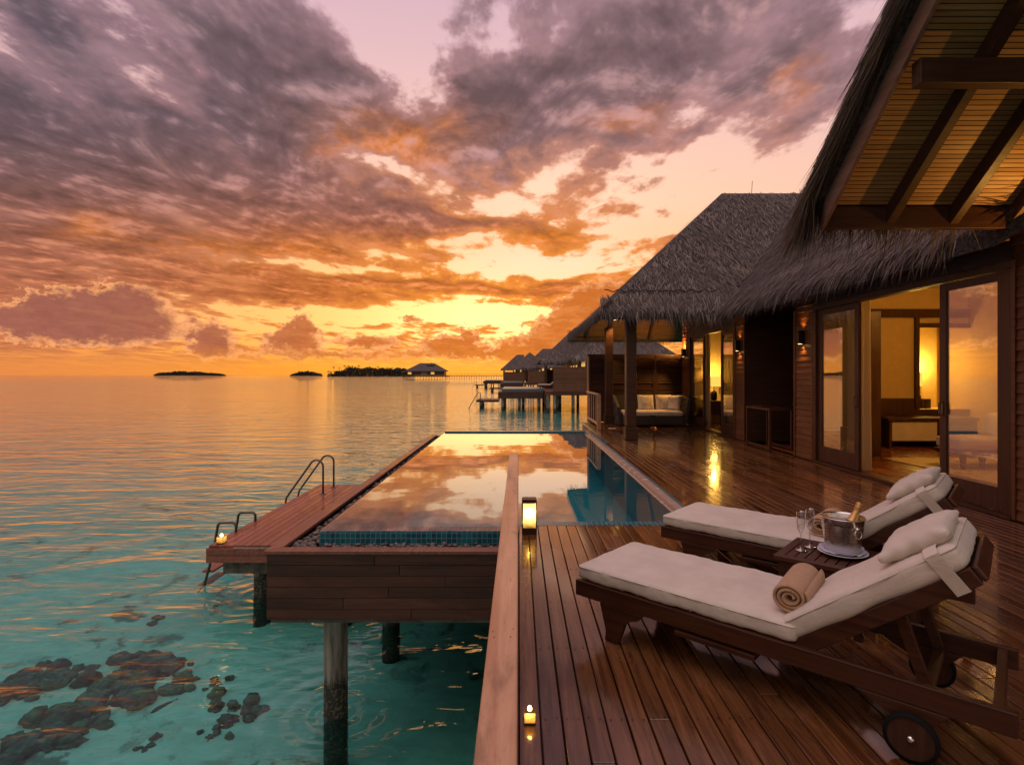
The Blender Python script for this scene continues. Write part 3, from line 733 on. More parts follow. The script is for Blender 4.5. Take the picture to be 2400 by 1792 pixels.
# seam rope above the eave layer
b = MB(); pts = []
for k in range(46):
    x = 1.98 + k * .058
    if x > 4.62: break
    y = 12.35 + .42; z = EZ + .94 * .42 + .12 + .02 * math.sin(k * 1.3) - .03 * abs(math.sin(k * .55))
    pts.append((x, y, z))
P(b.tube(pts, .012, 6), 'seam_rope', ironm, villa, smooth=True)
P(MB().tube([(7.0, 16.6, 6.95), (7.02, 16.6, 7.32)], .008, 6), 'lightning_rod', ironm, villa)
# near roof over the terrace, its far eave facing the pool
SL = .83; EY = 5.2
def zs(y): return 3.09 + SL * (EY - y)
nb = MB(); XL = 2.80
tp = lambda x, y: (x, y, zs(y) + .24)
slab(nb, [tp(XL, 5.32), tp(4.62, 5.32), tp(8.75, .6), tp(XL, .6)], .21)
slab(nb, [(XL, .6, zs(.6) + .24), (8.75, .6, zs(.6) + .24), (8.75, -4, 3.1), (XL, -4, 3.1)], .21)
nroof = fixn(P(nb, 'terrace_roof', thbm, villa))
st = MB()
# strands laid along the open gable edge, side and top
n = 5200; y = rng.uniform(1.6, 5.35, n); f = rng.random(n)
Pp = np.stack([XL - rng.uniform(0, .05, n) - .03 * np.sin(f * 3.14), y, 3.09 + SL * (EY - y) + .02 + f * .24], 1)
Dv = np.tile(np.array([0, 1.0, -SL]) / math.hypot(1, SL), (n, 1)) + rng.normal(0, .05, (n, 3)); Dv /= np.linalg.norm(Dv, axis=1, keepdims=True)
blades(st, Pp, Dv, np.tile(np.array([-1.0, 0, 0]), (n, 1)), rng.uniform(.3, .8, n), rng.uniform(.006, .013, n))
n = 500; y = rng.uniform(2.5, 5.3, n)
Pp = np.stack([XL + rng.uniform(0, .15, n), y, 3.09 + SL * (EY - y) + .24], 1)
Dv = np.tile(np.array([-.25, 1.0, -SL + .25]), (n, 1)) + rng.normal(0, .18, (n, 3)); Dv /= np.linalg.norm(Dv, axis=1, keepdims=True)
blades(st, Pp, Dv, np.tile(np.array([-.5, 0, .8]), (n, 1)), rng.uniform(.08, .22, n), rng.uniform(.003, .006, n))
fringe(st, (2.76, 5.32, 3.26), (4.30, 5.32, 3.26), (0, 1, 0), SL, 560, .40, L=(.30, .62), Wd=(.007, .016), hang=(.45, 1.0), spread=.12)
fringe(st, (2.80, 5.34, 3.22), (4.25, 5.34, 3.22), (0, 1, 0), SL, 120, .30, L=(.5, .80), Wd=(.004, .010), hang=(.6, 1.0), spread=.10)
n = 620; uu = rng.random(n)
Pp = np.stack([XL - .06 + .12 * rng.random(n), 5.15 + .25 * rng.random(n), 3.13 + .2 * uu], 1)
Dv = np.stack([rng.normal(-.10, .10, n), rng.normal(.25, .12, n), np.full(n, -1.0)], 1); Dv /= np.linalg.norm(Dv, axis=1, keepdims=True)
blades(st, Pp, Dv, np.tile(np.array([-1.0, .2, 0]), (n, 1)), rng.uniform(.35, .75, n), rng.uniform(.005, .010, n))
P(MB().quad((2.9, 5.25, zs(5.25) + .012), (2.9, .6, zs(.6) + .012), (6.2, .6, zs(.6) + .012), (6.2, 5.25, zs(5.25) + .012)), 'soffit_backing', ironm, villa)
o = P(st, 'thatch_strands', thgm, villa); o.parent = nroof; o.matrix_parent_inverse = Matrix.Identity(4)
# underside of the near roof: pine boards, rafters, purlin, eave beam, barge board
b = MB(); yy = 5.19
ky = math.cos(math.atan(SL))
while yy > .7:
    y2 = yy - .042 * ky
    b.quad((2.90, yy, zs(yy)), (2.90, y2 + .005, zs(y2 + .005)), (6.2, y2 + .005, zs(y2 + .005)), (6.2, yy, zs(yy))); yy = y2
P(b, 'soffit_boards', pinew, villa)
for x in (3.50, 4.10, 4.66, 5.3):
    b = MB().prism([(5.2, zs(5.2) - .002), (.7, zs(.7) - .002), (.7, zs(.7) - .17), (5.2, zs(5.2) - .17)], 'x', x - .04, x + .04)
    P(b, 'rafter', beamw, villa, bevel=.004)
P(MB().box(2.95, WX - .01, 4.05, 4.15, zs(4.1) - .36, zs(4.1) - .173), 'purlin', beamw, villa, bevel=.006)
P(MB().box(2.95, WX - .01, 2.45, 2.55, zs(2.5) - .36, zs(2.5) - .173), 'purlin', beamw, villa, bevel=.006)
P(MB().box(2.90, 4.63, 5.202, 5.27, 2.88, 3.088), 'eave_beam', beamw, villa, bevel=.005)
P(fixn(MB().prism([(5.24, zs(5.24) + .02), (.7, zs(.7) + .02), (.7, zs(.7) - .19), (5.24, zs(5.24) - .19)], 'x', 2.862, 2.898).build('x', bargew)) if False else MB().prism([(5.24, zs(5.24) + .02), (.7, zs(.7) + .02), (.7, zs(.7) - .19), (5.24, zs(5.24) - .19)], 'x', 2.862, 2.898), 'barge_board', bargew, villa, bevel=.004)
# eave beam of the main roof
P(MB().box(4.63, 4.69, 5.272, 12.45, 2.78, 2.96), 'eave_beam', darkw, villa, bevel=.005)
# porch: eave beams, soffit, rafters, columns
b = MB().box(1.97, 2.03, 12.52, 20.6, 2.86, 3.05).box(1.97, 5.0, 20.602, 20.66, 2.86, 3.07).box(2.032, 4.62, 12.50, 12.56, 2.86, 3.02)
P(b, 'eave_beam', beamw, villa, bevel=.005)
b = MB(); o_ = .235
def low(p): return (p[0], p[1], p[2] - o_)
b.add([low((1.98, 20.72, EZ + .12)), low((8.6, 20.72, EZ + .12)), low((8.6, 16.6, RZ)), low((6.1, 16.6, RZ))], [(0, 1, 2, 3)])
b.add([low((1.98, 20.72, EZ + .12)), low((6.1, 16.6, RZ)), low((1.98, 12.48, EZ + .12))], [(0, 1, 2)])
P(b, 'porch_soffit', wood('shaded_pine', (.15, .075, .028), (.26, .14, .055), 'x', (.5, .7), .35, .2), villa)  # pine in a darker copy, porch shade put into its colour
for x in (2.55, 3.35, 4.15, 4.85):
    rl_ = min(3.4, x - 1.98); y0, z0, y1, z1 = 20.6, EZ - .02, 20.6 - rl_, EZ - .02 + .94 * rl_
    P(MB().prism([(y0, z0), (y1, z1), (y1, z1 - .2), (y0, z0 - .2 + .08)], 'x', x - .04, x + .04), 'rafter', beamw, villa)
for cx_, cy_ in ((2.59, 12.80), (2.77, 17.0)):
    c_ = P(MB().box(cx_ - .118, cx_ + .118, cy_ - .118, cy_ + .118, .30, 2.95), 'column', beamw, villa, bevel=.02)
    bs = P(MB().box(cx_ - .142, cx_ + .142, cy_ - .142, cy_ + .142, 0.004, .295), 'column_base', beamw, villa, bevel=.012)
    bs.parent = c_; bs.matrix_parent_inverse = Matrix.Identity(4)

# ------------------------------------------------------------------ facade
def siding(y0, y1, z0, z1, name='siding_wall', x=WX, m=None):
    b = MB(); z = z0
    while z < z1 - .02:
        zt = min(z + .108, z1); tw = rng.uniform(-.001, .001)
        b.prism([(x - .022 + tw, z), (x - .020 + tw, z + .012), (x - .003, zt + .012), (x + .012, zt + .012), (x + .012, z)], 'y', y0, y1); z = zt
    b.box(x + .013, x + .15, y0, y1, 0, z1)
    return fixn(P(b, name, m or sidew, villa))
siding(1.0, 5.676, .02, 4.6); siding(9.562, 10.17, .02, 3.3); siding(12.44, 12.985, .02, 3.3); siding(16.503, 17.2, .02, 3.3)
b = MB()
for y0, y1 in ((5.68, 9.56), (12.99, 16.5)):
    for k in range(4): b.box(WX - .012, WX + .10, y0, y1, 2.69 + k * .15, 2.69 + k * .15 + .145)
b.box(WX - .01, WX + .1, 10.172, 12.438, 2.9, 3.3)
P(b, 'header_boards', darkw, villa)
# trims beside siding panels
for y in (9.545, 10.16, 12.43, 12.975, 16.505, 5.66): P(MB().box(WX - .034, WX - .0225, y - .02, y + .02, .015, 2.68), 'corner_trim', sidew, villa)
# recess between the two rooms
b = MB()
b.box(6.2, 6.26, 10.16, 12.43, .015, 3.34); b.box(WX + .003, 6.15, 10.175, 10.21, .015, 2.9).box(WX + .003, 6.15, 12.40, 12.435, .015, 2.9).box(6.152, 6.2, 10.175, 12.435, .015, 2.9).box(WX + .1, 6.2, 10.1, 12.5, 2.902, 2.95)
P(b, 'recess_panel', frontw, villa)
# door frames and sliding doors
def doorway(y0, y1, leaves):
    b = MB().box(WX - .03, WX + .11, y0, y0 + .095, .045, 2.6).box(WX - .03, WX + .11, y1 - .12, y1, .045, 2.6).box(WX - .032, WX + .115, y0, y1, 2.602, 2.685).box(WX - .05, WX + .15, y0, y1, .003, .043)
    fr_ = P(b, 'door_frame', darkw, villa, bevel=.004)
    for l0, l1, hy, xo in leaves:
        x0, x1 = WX + xo, WX + xo + .045; s = .10
        b = MB().box(x0, x1, l0, l0 + s, .05, 2.595).box(x0, x1, l1 - s, l1, .05, 2.595).box(x0 + .001, x1 - .001, l0 + s, l1 - s, .05, .30).box(x0 + .001, x1 - .001, l0 + s, l1 - s, 2.50, 2.595)
        d_ = P(b, 'sliding_door', darkw, villa, bevel=.004)
        g = P(MB().box(x0 + .018, x0 + .024, l0 + s - .005, l1 - s + .005, .295, 2.505), 'pane', panem, villa); g.parent = d_; g.matrix_parent_inverse = Matrix.Identity(4)
        hb = MB().box(x0 - .008, x0 - .0005, hy - .014, hy + .014, 1.0, 1.18).tube([(x0 - .008, hy, 1.02), (x0 - .045, hy, 1.03), (x0 - .045, hy, 1.16), (x0 - .008, hy, 1.17)], .008, 8)
        h_ = P(hb, 'handle', steel, villa); h_.parent = d_; h_.matrix_parent_inverse = Matrix.Identity(4)
doorway(5.68, 9.56, [(5.80, 6.71, 6.66, .012), (8.31, 9.42, 8.36, .012)])
doorway(12.99, 16.5, [(13.10, 13.98, 13.93, .012), (15.24, 16.37, 15.29, .012)])

# ------------------------------------------------------------------ rooms
b = MB()
for (ya, yb, xe) in ((4.6, 11.78, 9.55), (12.5, 17.04, 9.3)):
    x = WX + .16
    while x < xe: b.box(x, x + .117, ya, yb, -.02, .018); x += .12
P(b, 'room_floor', floorw, villa)
b = MB()
b.box(6.21, 8.50, 11.80, 11.88, 0, 3.35).box(8.50, 9.6, 11.80, 11.88, 2.57, 3.35).box(8.50, 9.6, 11.80, 11.88, 0, .77).box(9.602, 9.7, 4.5, 12.7, 0, 3.35).box(5.26, 9.6, 4.5, 4.58, 0, 3.35)
b.box(8.50, 9.6, 12.6, 12.68, .5, 3.0).box(8.42, 8.498, 11.882, 12.6, .5, 3.0).box(8.5, 9.6, 11.882, 12.6, .70, .77).box(8.5, 9.6, 11.882, 12.6, 2.9, 2.97)
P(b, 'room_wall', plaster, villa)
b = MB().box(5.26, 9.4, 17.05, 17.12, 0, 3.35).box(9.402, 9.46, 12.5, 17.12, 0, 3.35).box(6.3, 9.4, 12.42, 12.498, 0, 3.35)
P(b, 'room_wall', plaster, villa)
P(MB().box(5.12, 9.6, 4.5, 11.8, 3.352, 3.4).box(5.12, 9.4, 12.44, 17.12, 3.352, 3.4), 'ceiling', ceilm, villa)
P(MB().box(6.21, 8.48, 11.755, 11.798, .02, 1.0), 'wainscot', darkw, villa); P(MB().box(8.48, 9.6, 11.755, 11.798, .02, .76), 'wainscot', darkw, villa); P(MB().box(6.21, 9.6, 11.74, 11.799, 2.72, 2.90), 'picture_rail', darkw, villa)
P(MB().box(8.44, 8.52, 11.73, 11.797, .765, 2.72).box(8.52, 9.6, 11.735, 11.797, 2.50, 2.60), 'niche_frame', darkw, villa)
P(MB().box(WX + .05, 9.6, 17.122, 17.2, 0, 3.35), 'end_wall', sidew, villa)
b = MB().box(5.3, 5.42, 10.09, 10.15, .02, 2.66).box(6.44, 6.62, 10.09, 10.15, .02, 2.66).box(5.42, 6.44, 10.092, 10.148, .02, .40).box(5.42, 6.44, 10.092, 10.148, 2.5, 2.66)
pt = P(b, 'room_partition', darkw, villa)
g = P(MB().box(5.42, 6.44, 10.118, 10.124, .40, 2.5), 'pane', panem, villa); g.parent = pt; g.matrix_parent_inverse = Matrix.Identity(4)

def simple(name, b, m, label, cat, group=None, bevel=.004, smooth=False):
    o = b.build(name, m, None, smooth, bevel); tag(o, label, cat, group); return o
ck = empty('low_cabinet', (8, 11.45, 0)); tag(ck, 'low dark cabinet with cream front against the bedroom wall', 'cabinet')
P(MB().box(7.45, 9.3, 11.15, 11.73, .57, .63), 'top', darkw, ck, bevel=.004)
for x in (7.5, 8.5, 9.22): P(MB().box(x, x + .06, 11.18, 11.7, .02, .569), 'side_panel', darkw, ck)
P(MB().box(7.57, 8.49, 11.20, 11.69, .16, .55), 'drawer_front', fabric, ck, bevel=.006)
simple('rug', MB().box(6.45, 9.2, 5.4, 9.75, .02, .034), plain('rug_wool', (.60, .46, .26), .95, noise=.08, nscale=30), 'cream woven rug on the floor inside the open doorway', 'rug')
db = empty('daybed', (7.5, 9.1, 0)); tag(db, 'low white daybed on dark tapered legs behind the glass door', 'daybed')
P(MB().box(6.80, 8.7, 8.50, 9.05, .26, .32), 'frame', darkw, db, bevel=.004)
for x, y in ((6.9, 8.58), (8.6, 8.58), (6.9, 8.97), (8.6, 8.97), (7.2, 8.58)):
    P(MB().lathe([(.030, .036), (.052, .259)], 12, (x, y, 0), capb=True), 'leg', darkw, db, smooth=True)
loc(cushion('mattress', (1.88, .54, .20), Matrix.Translation((7.75, 8.775, .425)), bedm, None, r=.05), db)
loc(cushion('bolster', (.9, .22, .36), Matrix.Translation((8.0, 8.9, .70)), bedm, None, r=.09, seed=4), db)
def curtain(x, y0, y1, z1, amp, folds, label, m):
    n = 90; V = []; F = []
    for i in range(n + 1):
        t = i / n; y = y0 + (y1 - y0) * t; dx_ = amp * math.sin(t * folds * 2 * math.pi) + amp * .4 * math.sin(t * folds * 5.1 + 1)
        V += [(x + dx_ * .8, y, z1), (x + dx_, y, 1.2), (x + dx_ * 1.2 + .01 * math.sin(t * 20), y, .03)]
    for i in range(n):
        a = 3 * i; F += [(a, a + 3, a + 4, a + 1), (a + 1, a + 4, a + 5, a + 2)]
    tag(newmesh('curtain', V, F, m, None, True), label, 'curtain', 'curtains in the villa')
curtm, t_ = mat('cream_curtain')
_d = pbsdf(t_, col=(.62, .52, .36, 1), rough=.9); _tl = t_.n('ShaderNodeBsdfTranslucent', {0: (.6, .48, .30, 1)}).outputs[0]
out(t_, t_.n('ShaderNodeMixShader', {0: .4, 1: _d, 2: _tl}).outputs[0])
curtain(5.36, 8.45, 9.2, 2.75, .035, 7, 'cream curtain gathered behind the left pane of the nearer doorway', curtm)
curtain(5.33, 15.45, 15.85, 2.75, .03, 5, 'cream curtain hanging beside the table lamp in the far doorway', curtm)
curtain(5.36, 5.75, 5.95, 2.75, .03, 3, 'cream curtain pushed against the right jamb of the nearer doorway', curtm)
ns = empty('nightstand', (6.2, 16.7, 0)); tag(ns, 'dark wooden nightstand under the lit table lamp', 'nightstand')
P(MB().box(5.62, 6.25, 16.45, 16.98, .62, .72), 'top', furnw, ns, bevel=.004)
P(MB().box(5.65, 6.22, 16.48, 16.95, .30, .615), 'drawer_box', furnw, ns, bevel=.004)
for x, y in ((5.68, 16.51), (6.19, 16.51), (5.68, 16.92), (6.19, 16.92)): P(MB().box(x - .025, x + .025, y - .025, y + .025, .02, .299), 'leg', furnw, ns)
tl = empty('table_lamp', (5.91, 16.72, .72)); tag(tl, 'glowing drum table lamp with dark glass base on the nightstand', 'table lamp')
P(MB().lathe([(.06, .725), (.09, .76), (.10, .88), (.085, .98), (.03, 1.02), (.012, 1.05), (.012, 1.16)], 20, (5.91, 16.72, 0), capb=True), 'base', ironm, tl, smooth=True)
P(MB().lathe([(.225, 1.15), (.225, 1.45)], 28, (5.91, 16.72, 0)), 'shade', shade_m, tl, smooth=True)
point('lamp_light', (5.91, 16.72, 1.55), 42, (1, .54, .10), .06, tl)
point('lamp_light', (5.91, 16.72, 1.02), 14, (1, .54, .10), .06, tl)
bd = empty('bed', (7.9, 15.6, 0)); tag(bd, 'white made bed in the farther bedroom next to the nightstand', 'bed')
P(MB().box(6.55, 8.9, 14.6, 16.9, .15, .35), 'frame', darkw, bd)
loc(cushion('mattress', (2.3, 2.2, .3), Matrix.Translation((7.75, 15.75, .50)), bedm, None, r=.06), bd)
for k in range(2): loc(cushion('pillow', (.6, .4, .35), Matrix.Translation((7.1 + .8 * k, 16.6, .80)), bedm, None, r=.12, seed=k), bd)
cl_ = empty('added_ceiling_light', (7.4, 8.3, 3.35)); tag(cl_, 'round warm ceiling light added out of view to light the bedroom', 'ceiling light')  # unseen fitting added to carry the room's warm light
P(MB().lathe([(.0, 3.24), (.16, 3.25), (.20, 3.30), (.20, 3.35)], 24, (7.4, 8.3, 0)), 'diffuser', bulb_m, cl_, smooth=True)
point('room_light', (7.4, 8.3, 3.1), 105, (1, .48, .085), .18, cl_)
vl = empty('vanity_lamp', (9.0, 12.3, .77)); tag(vl, 'slim lit vanity lamp in the niche beyond the doorway', 'lamp')
P(MB().lathe([(.06, .772), (.05, .80), (.012, .82), (.012, 1.25)], 16, (8.95, 12.35, 0), capb=True), 'stem', chrome, vl, smooth=True)
P(MB().lathe([(.07, 1.25), (.06, 1.55)], 20, (8.95, 12.35, 0)), 'shade', shade_m, vl, smooth=True)
point('vanity_light', (8.95, 12.2, 1.7), 38, (1, .62, .12), .05, vl)
for x, y, r, h, lb in ((8.58, 12.0, .035, .22, 'tall dark toiletry bottle at left end of the vanity shelf'), (8.66, 11.98, .03, .15, 'short dark toiletry bottle beside the tallest one'), (8.74, 12.02, .035, .28, 'slender dark bottle in the middle of the vanity shelf')):
    simple('bottle', MB().lathe([(r, .772), (r, .772 + h * .6), (r * .4, .772 + h * .72), (r * .4, .772 + h), (0, .772 + h)], 14, (x, y, 0), capb=True), ironm, lb, 'bottle', 'toiletry bottles on the vanity', 0, True)
simple('towel_box', MB().box(8.80, 8.92, 11.95, 12.1, .772, .98), darkw, 'square dark box standing on the vanity shelf', 'box')

# ------------------------------------------------------------------ wall sconces and porch downlight
def sconce(y, label, wup=10, wdn=9, z=2.17, tilt=.22, ang=95, ty=0):
    s = empty('wall_sconce', (WX - .08, y, z)); tag(s, label, 'wall lamp', 'up and down wall lamps')
    P(MB().box(WX - .13, WX - .025, y - .055, y + .055, z - .12, z + .12), 'housing', ironm, s, bevel=.004)
    P(MB().lathe([(0, z - .1215), (.035, z - .1215)], 16, (WX - .08, y, 0)), 'lens', bulb_m, s)
    spot('sconce_up', (WX - .075, y, z + .135), (tilt, ty, 1), wup, ang, (1, .46, .085), .02, s, 1.0)
    spot('sconce_down', (WX - .075, y, z - .135), (-.75 if ty else .22, 0, -1), wdn, 95, (1, .46, .085), .02, s, 1.0)
sconce(9.86, 'black box sconce on the siding left of the nearer doorway')
sconce(12.70, 'black box sconce on the siding between recess and far doorway')
sconce(16.85, 'black box sconce on the villa corner above the outdoor sofa', 320, 150, tilt=-.45, ang=160, ty=1.3)
sconce(4.75, 'black box sconce on the siding under the near roof', 62, 12, tilt=-.55, ang=160)
dl = empty('downlight', (2.95, 16.72, 3.28)); tag(dl, 'small brass downlight under the porch roof beside the rear column', 'downlight')
P(MB().lathe([(.05, 3.30), (.075, 3.16), (.0, 3.17)], 18, (2.93, 16.70, 0)), 'housing', plain('brass', (.5, .32, .1), .3, 1.0), dl, smooth=True)
P(MB().lathe([(.0, 3.155), (.055, 3.155)], 18, (2.93, 16.70, 0)), 'lens', bulb_m, dl)
spot('downlight_beam', (2.90, 16.70, 3.14), (-.12, .02, -1), 90, 80, (1, .52, .14), .03, dl)

# ------------------------------------------------------------------ porch furniture
def louver(x0, x1, y, z0, z1, frame_m_, slat_m, par):
    b = MB().box(x0, x0 + .07, y, y + .05, z0, z1).box(x1 - .07, x1, y, y + .05, z0, z1)
    for z in (z0, (z0 + z1) / 2 - .05, z1 - .10): b.box(x0 + .07, x1 - .07, y + .001, y + .049, z, z + .10)
    f_ = P(b, 'panel_frame', frame_m_, par, bevel=.003)
    b = MB(); z = z0 + .10
    while z < z1 - .14:
        if abs(z - (z0 + z1) / 2) > .11: b.prism([(y + .008, z), (y + .013, z - .004), (y + .040, z + .062), (y + .034, z + .066)], 'x', x0 + .071, x1 - .071)
        z += .075
    b.box(x0 + .02, x1 - .02, y + .046, y + .0485, z0 + .02, z1 - .02)
    s_ = P(b, 'slats', slat_m, par); s_.parent = f_; s_.matrix_parent_inverse = Matrix.Identity(4)
scn = empty('privacy_screen', (3.6, 17.5, 0)); tag(scn, 'tall dark louvred screen closing the porch behind the sofa', 'screen')
for x0, x1 in ((2.23, 2.90), (2.91, 3.55), (3.56, 4.33), (4.34, 5.25)): louver(x0, x1, 17.5, .01, 2.09, frontw, frontw, scn)
P(MB().box(2.18, 5.25, 17.49, 17.56, 2.092, 2.15), 'top_rail', frontw, scn, bevel=.004)
P(MB().box(2.17, 2.225, 17.48, 17.56, -.2, 2.09), 'post', railw, scn, bevel=.004)
rl = empty('railing', (2.2, 16.2, 0)); tag(rl, 'short timber railing with slim balusters at the far pool corner', 'railing')
P(MB().box(2.13, 2.21, 14.93, 17.47, .94, .985), 'top_rail', railw, rl, bevel=.004)
P(MB().box(2.15, 2.19, 14.99, 17.47, .13, .185), 'bottom_rail', railw, rl)
P(MB().box(2.12, 2.22, 14.92, 14.99, .002, .938), 'post', railw, rl, bevel=.004)
for y in (15.5, 16.0, 16.5, 17.0): P(MB().box(2.155, 2.185, y, y + .03, .187, .938), 'baluster', railw, rl)
so = empty('outdoor_sofa', (3.95, 16.4, 0)); tag(so, 'curved dark wicker sofa with cream seat pad against the louvred screen', 'sofa')
V = []; F = []; prof = []
def sofa_wall(x0, y0, x1, y1, n=14, htop=lambda t: .9, flare=.10, th=.09, out_n=(0, 1)):
    b = MB(); 
    for i in range(n):
        ta, tb = i / n, (i + 1) / n
        pa = Vector((x0 + (x1 - x0) * ta, y0 + (y1 - y0) * ta)); pb_ = Vector((x0 + (x1 - x0) * tb, y0 + (y1 - y0) * tb)); o = Vector(out_n)
        za, zb = htop(ta), htop(tb)
        q = lambda p, off, z: (p.x + o.x * off, p.y + o.y * off, z)
        b.add([q(pa, 0, .03), q(pb_, 0, .03), q(pb_, flare, zb), q(pa, flare, za), q(pa, th, .03), q(pb_, th, .03), q(pb_, flare + th, zb), q(pa, flare + th, za)],
              [(0, 1, 2, 3), (5, 4, 7, 6), (3, 2, 6, 7), (0, 4, 5, 1)] + ([(0, 3, 7, 4)] if i == 0 else []) + ([(1, 5, 6, 2)] if i == n - 1 else []))
    return b
P(MB().box(3.04, 4.76, 15.86, 16.9, .04, .30), 'base', wickerm, so, bevel=.05, bevseg=4)
P(sofa_wall(3.0, 16.86, 4.78, 16.86, htop=lambda t: .86, out_n=(0, 1)), 'backrest', wickerm, so)
P(sofa_wall(4.76, 15.95, 4.80, 16.86, htop=lambda t: .78 + .10 * t, out_n=(1, 0), flare=.13), 'arm', wickerm, so)
P(sofa_wall(3.04, 16.2, 3.0, 16.86, htop=lambda t: .55 + .33 * t, out_n=(-1, 0), flare=.06), 'arm', wickerm, so)
loc(cushion('seat_cushion', (1.70, .98, .14), Matrix.Translation((3.90, 16.36, .375)), fabric, None, r=.05, n=(18, 12, 4)), so)
for k, (x, y, rz, sc) in enumerate(((3.84, 16.72, .05, 1.0), (4.37, 16.72, -.08, .95), (4.66, 16.55, -.75, .8))):
    M = Matrix.Translation((x, y, .66)) @ Matrix.Rotation(rz, 4, 'Z') @ Matrix.Rotation(R(74), 4, 'X')
    c_ = cushion('throw_pillow', (.50 * sc, .48, .20), M, fabric, None, r=.02, n=(14, 14, 4), pinch=.12, seed=20 + k)
    tag(c_, ('plump cream pillow at the left of the sofa row', 'cream pillow in the middle of the sofa row', 'narrow cream pillow turned into the right sofa arm')[k], 'pillow', 'pillows on the outdoor sofa')
pt = empty('pedestal_table', (3.78, 15.5, 0)); tag(pt, 'small dark pedestal table in front of the outdoor sofa', 'side table')
P(MB().lathe([(0, .36), (.15, .358), (.152, .345), (0, .342)], 24, (3.78, 15.5, 0)), 'top', ironm, pt, smooth=True)
P(MB().lathe([(.018, .342), (.018, .04)], 12, (3.78, 15.5, 0)), 'stem', ironm, pt, smooth=True)
P(MB().lathe([(.0, .05), (.06, .04), (.10, .004)], 20, (3.78, 15.5, 0)), 'foot', plain('copper', (.20, .08, .035), .45, 1.0), pt, smooth=True)
simple('deck_uplight', MB().lathe([(.0, .012), (.10, .011), (.12, .004)], 24, (2.60, 15.42, 0)), plain('pale_disc', (.6, .5, .38), .4), 'flat pale round fitting on the porch deck near the rear column', 'deck light', None, 0, True)
cs_ = empty('console_table', (5.0, 11.25, 0)); tag(cs_, 'narrow dark console table standing in the dim wall recess', 'console table')
P(MB().box(4.86, 5.34, 10.72, 11.82, .80, .845), 'top', furnw, cs_, bevel=.004)
for x, y in ((4.885, 10.745), (4.885, 11.795), (5.315, 10.745), (5.315, 11.795)): P(MB().box(x - .022, x + .022, y - .022, y + .022, .003, .799), 'leg', furnw, cs_, bevel=.003)
P(MB().box(4.875, 4.90, 10.77, 11.77, .05, .09).box(5.30, 5.32, 10.77, 11.77, .05, .09), 'stretcher', furnw, cs_)
simple('tray', MB().box(4.95, 5.2, 11.25, 11.7, .8465, .862), darkw, 'flat dark tray lying on the console table', 'tray', None, .003)
#@@HOUSE_END

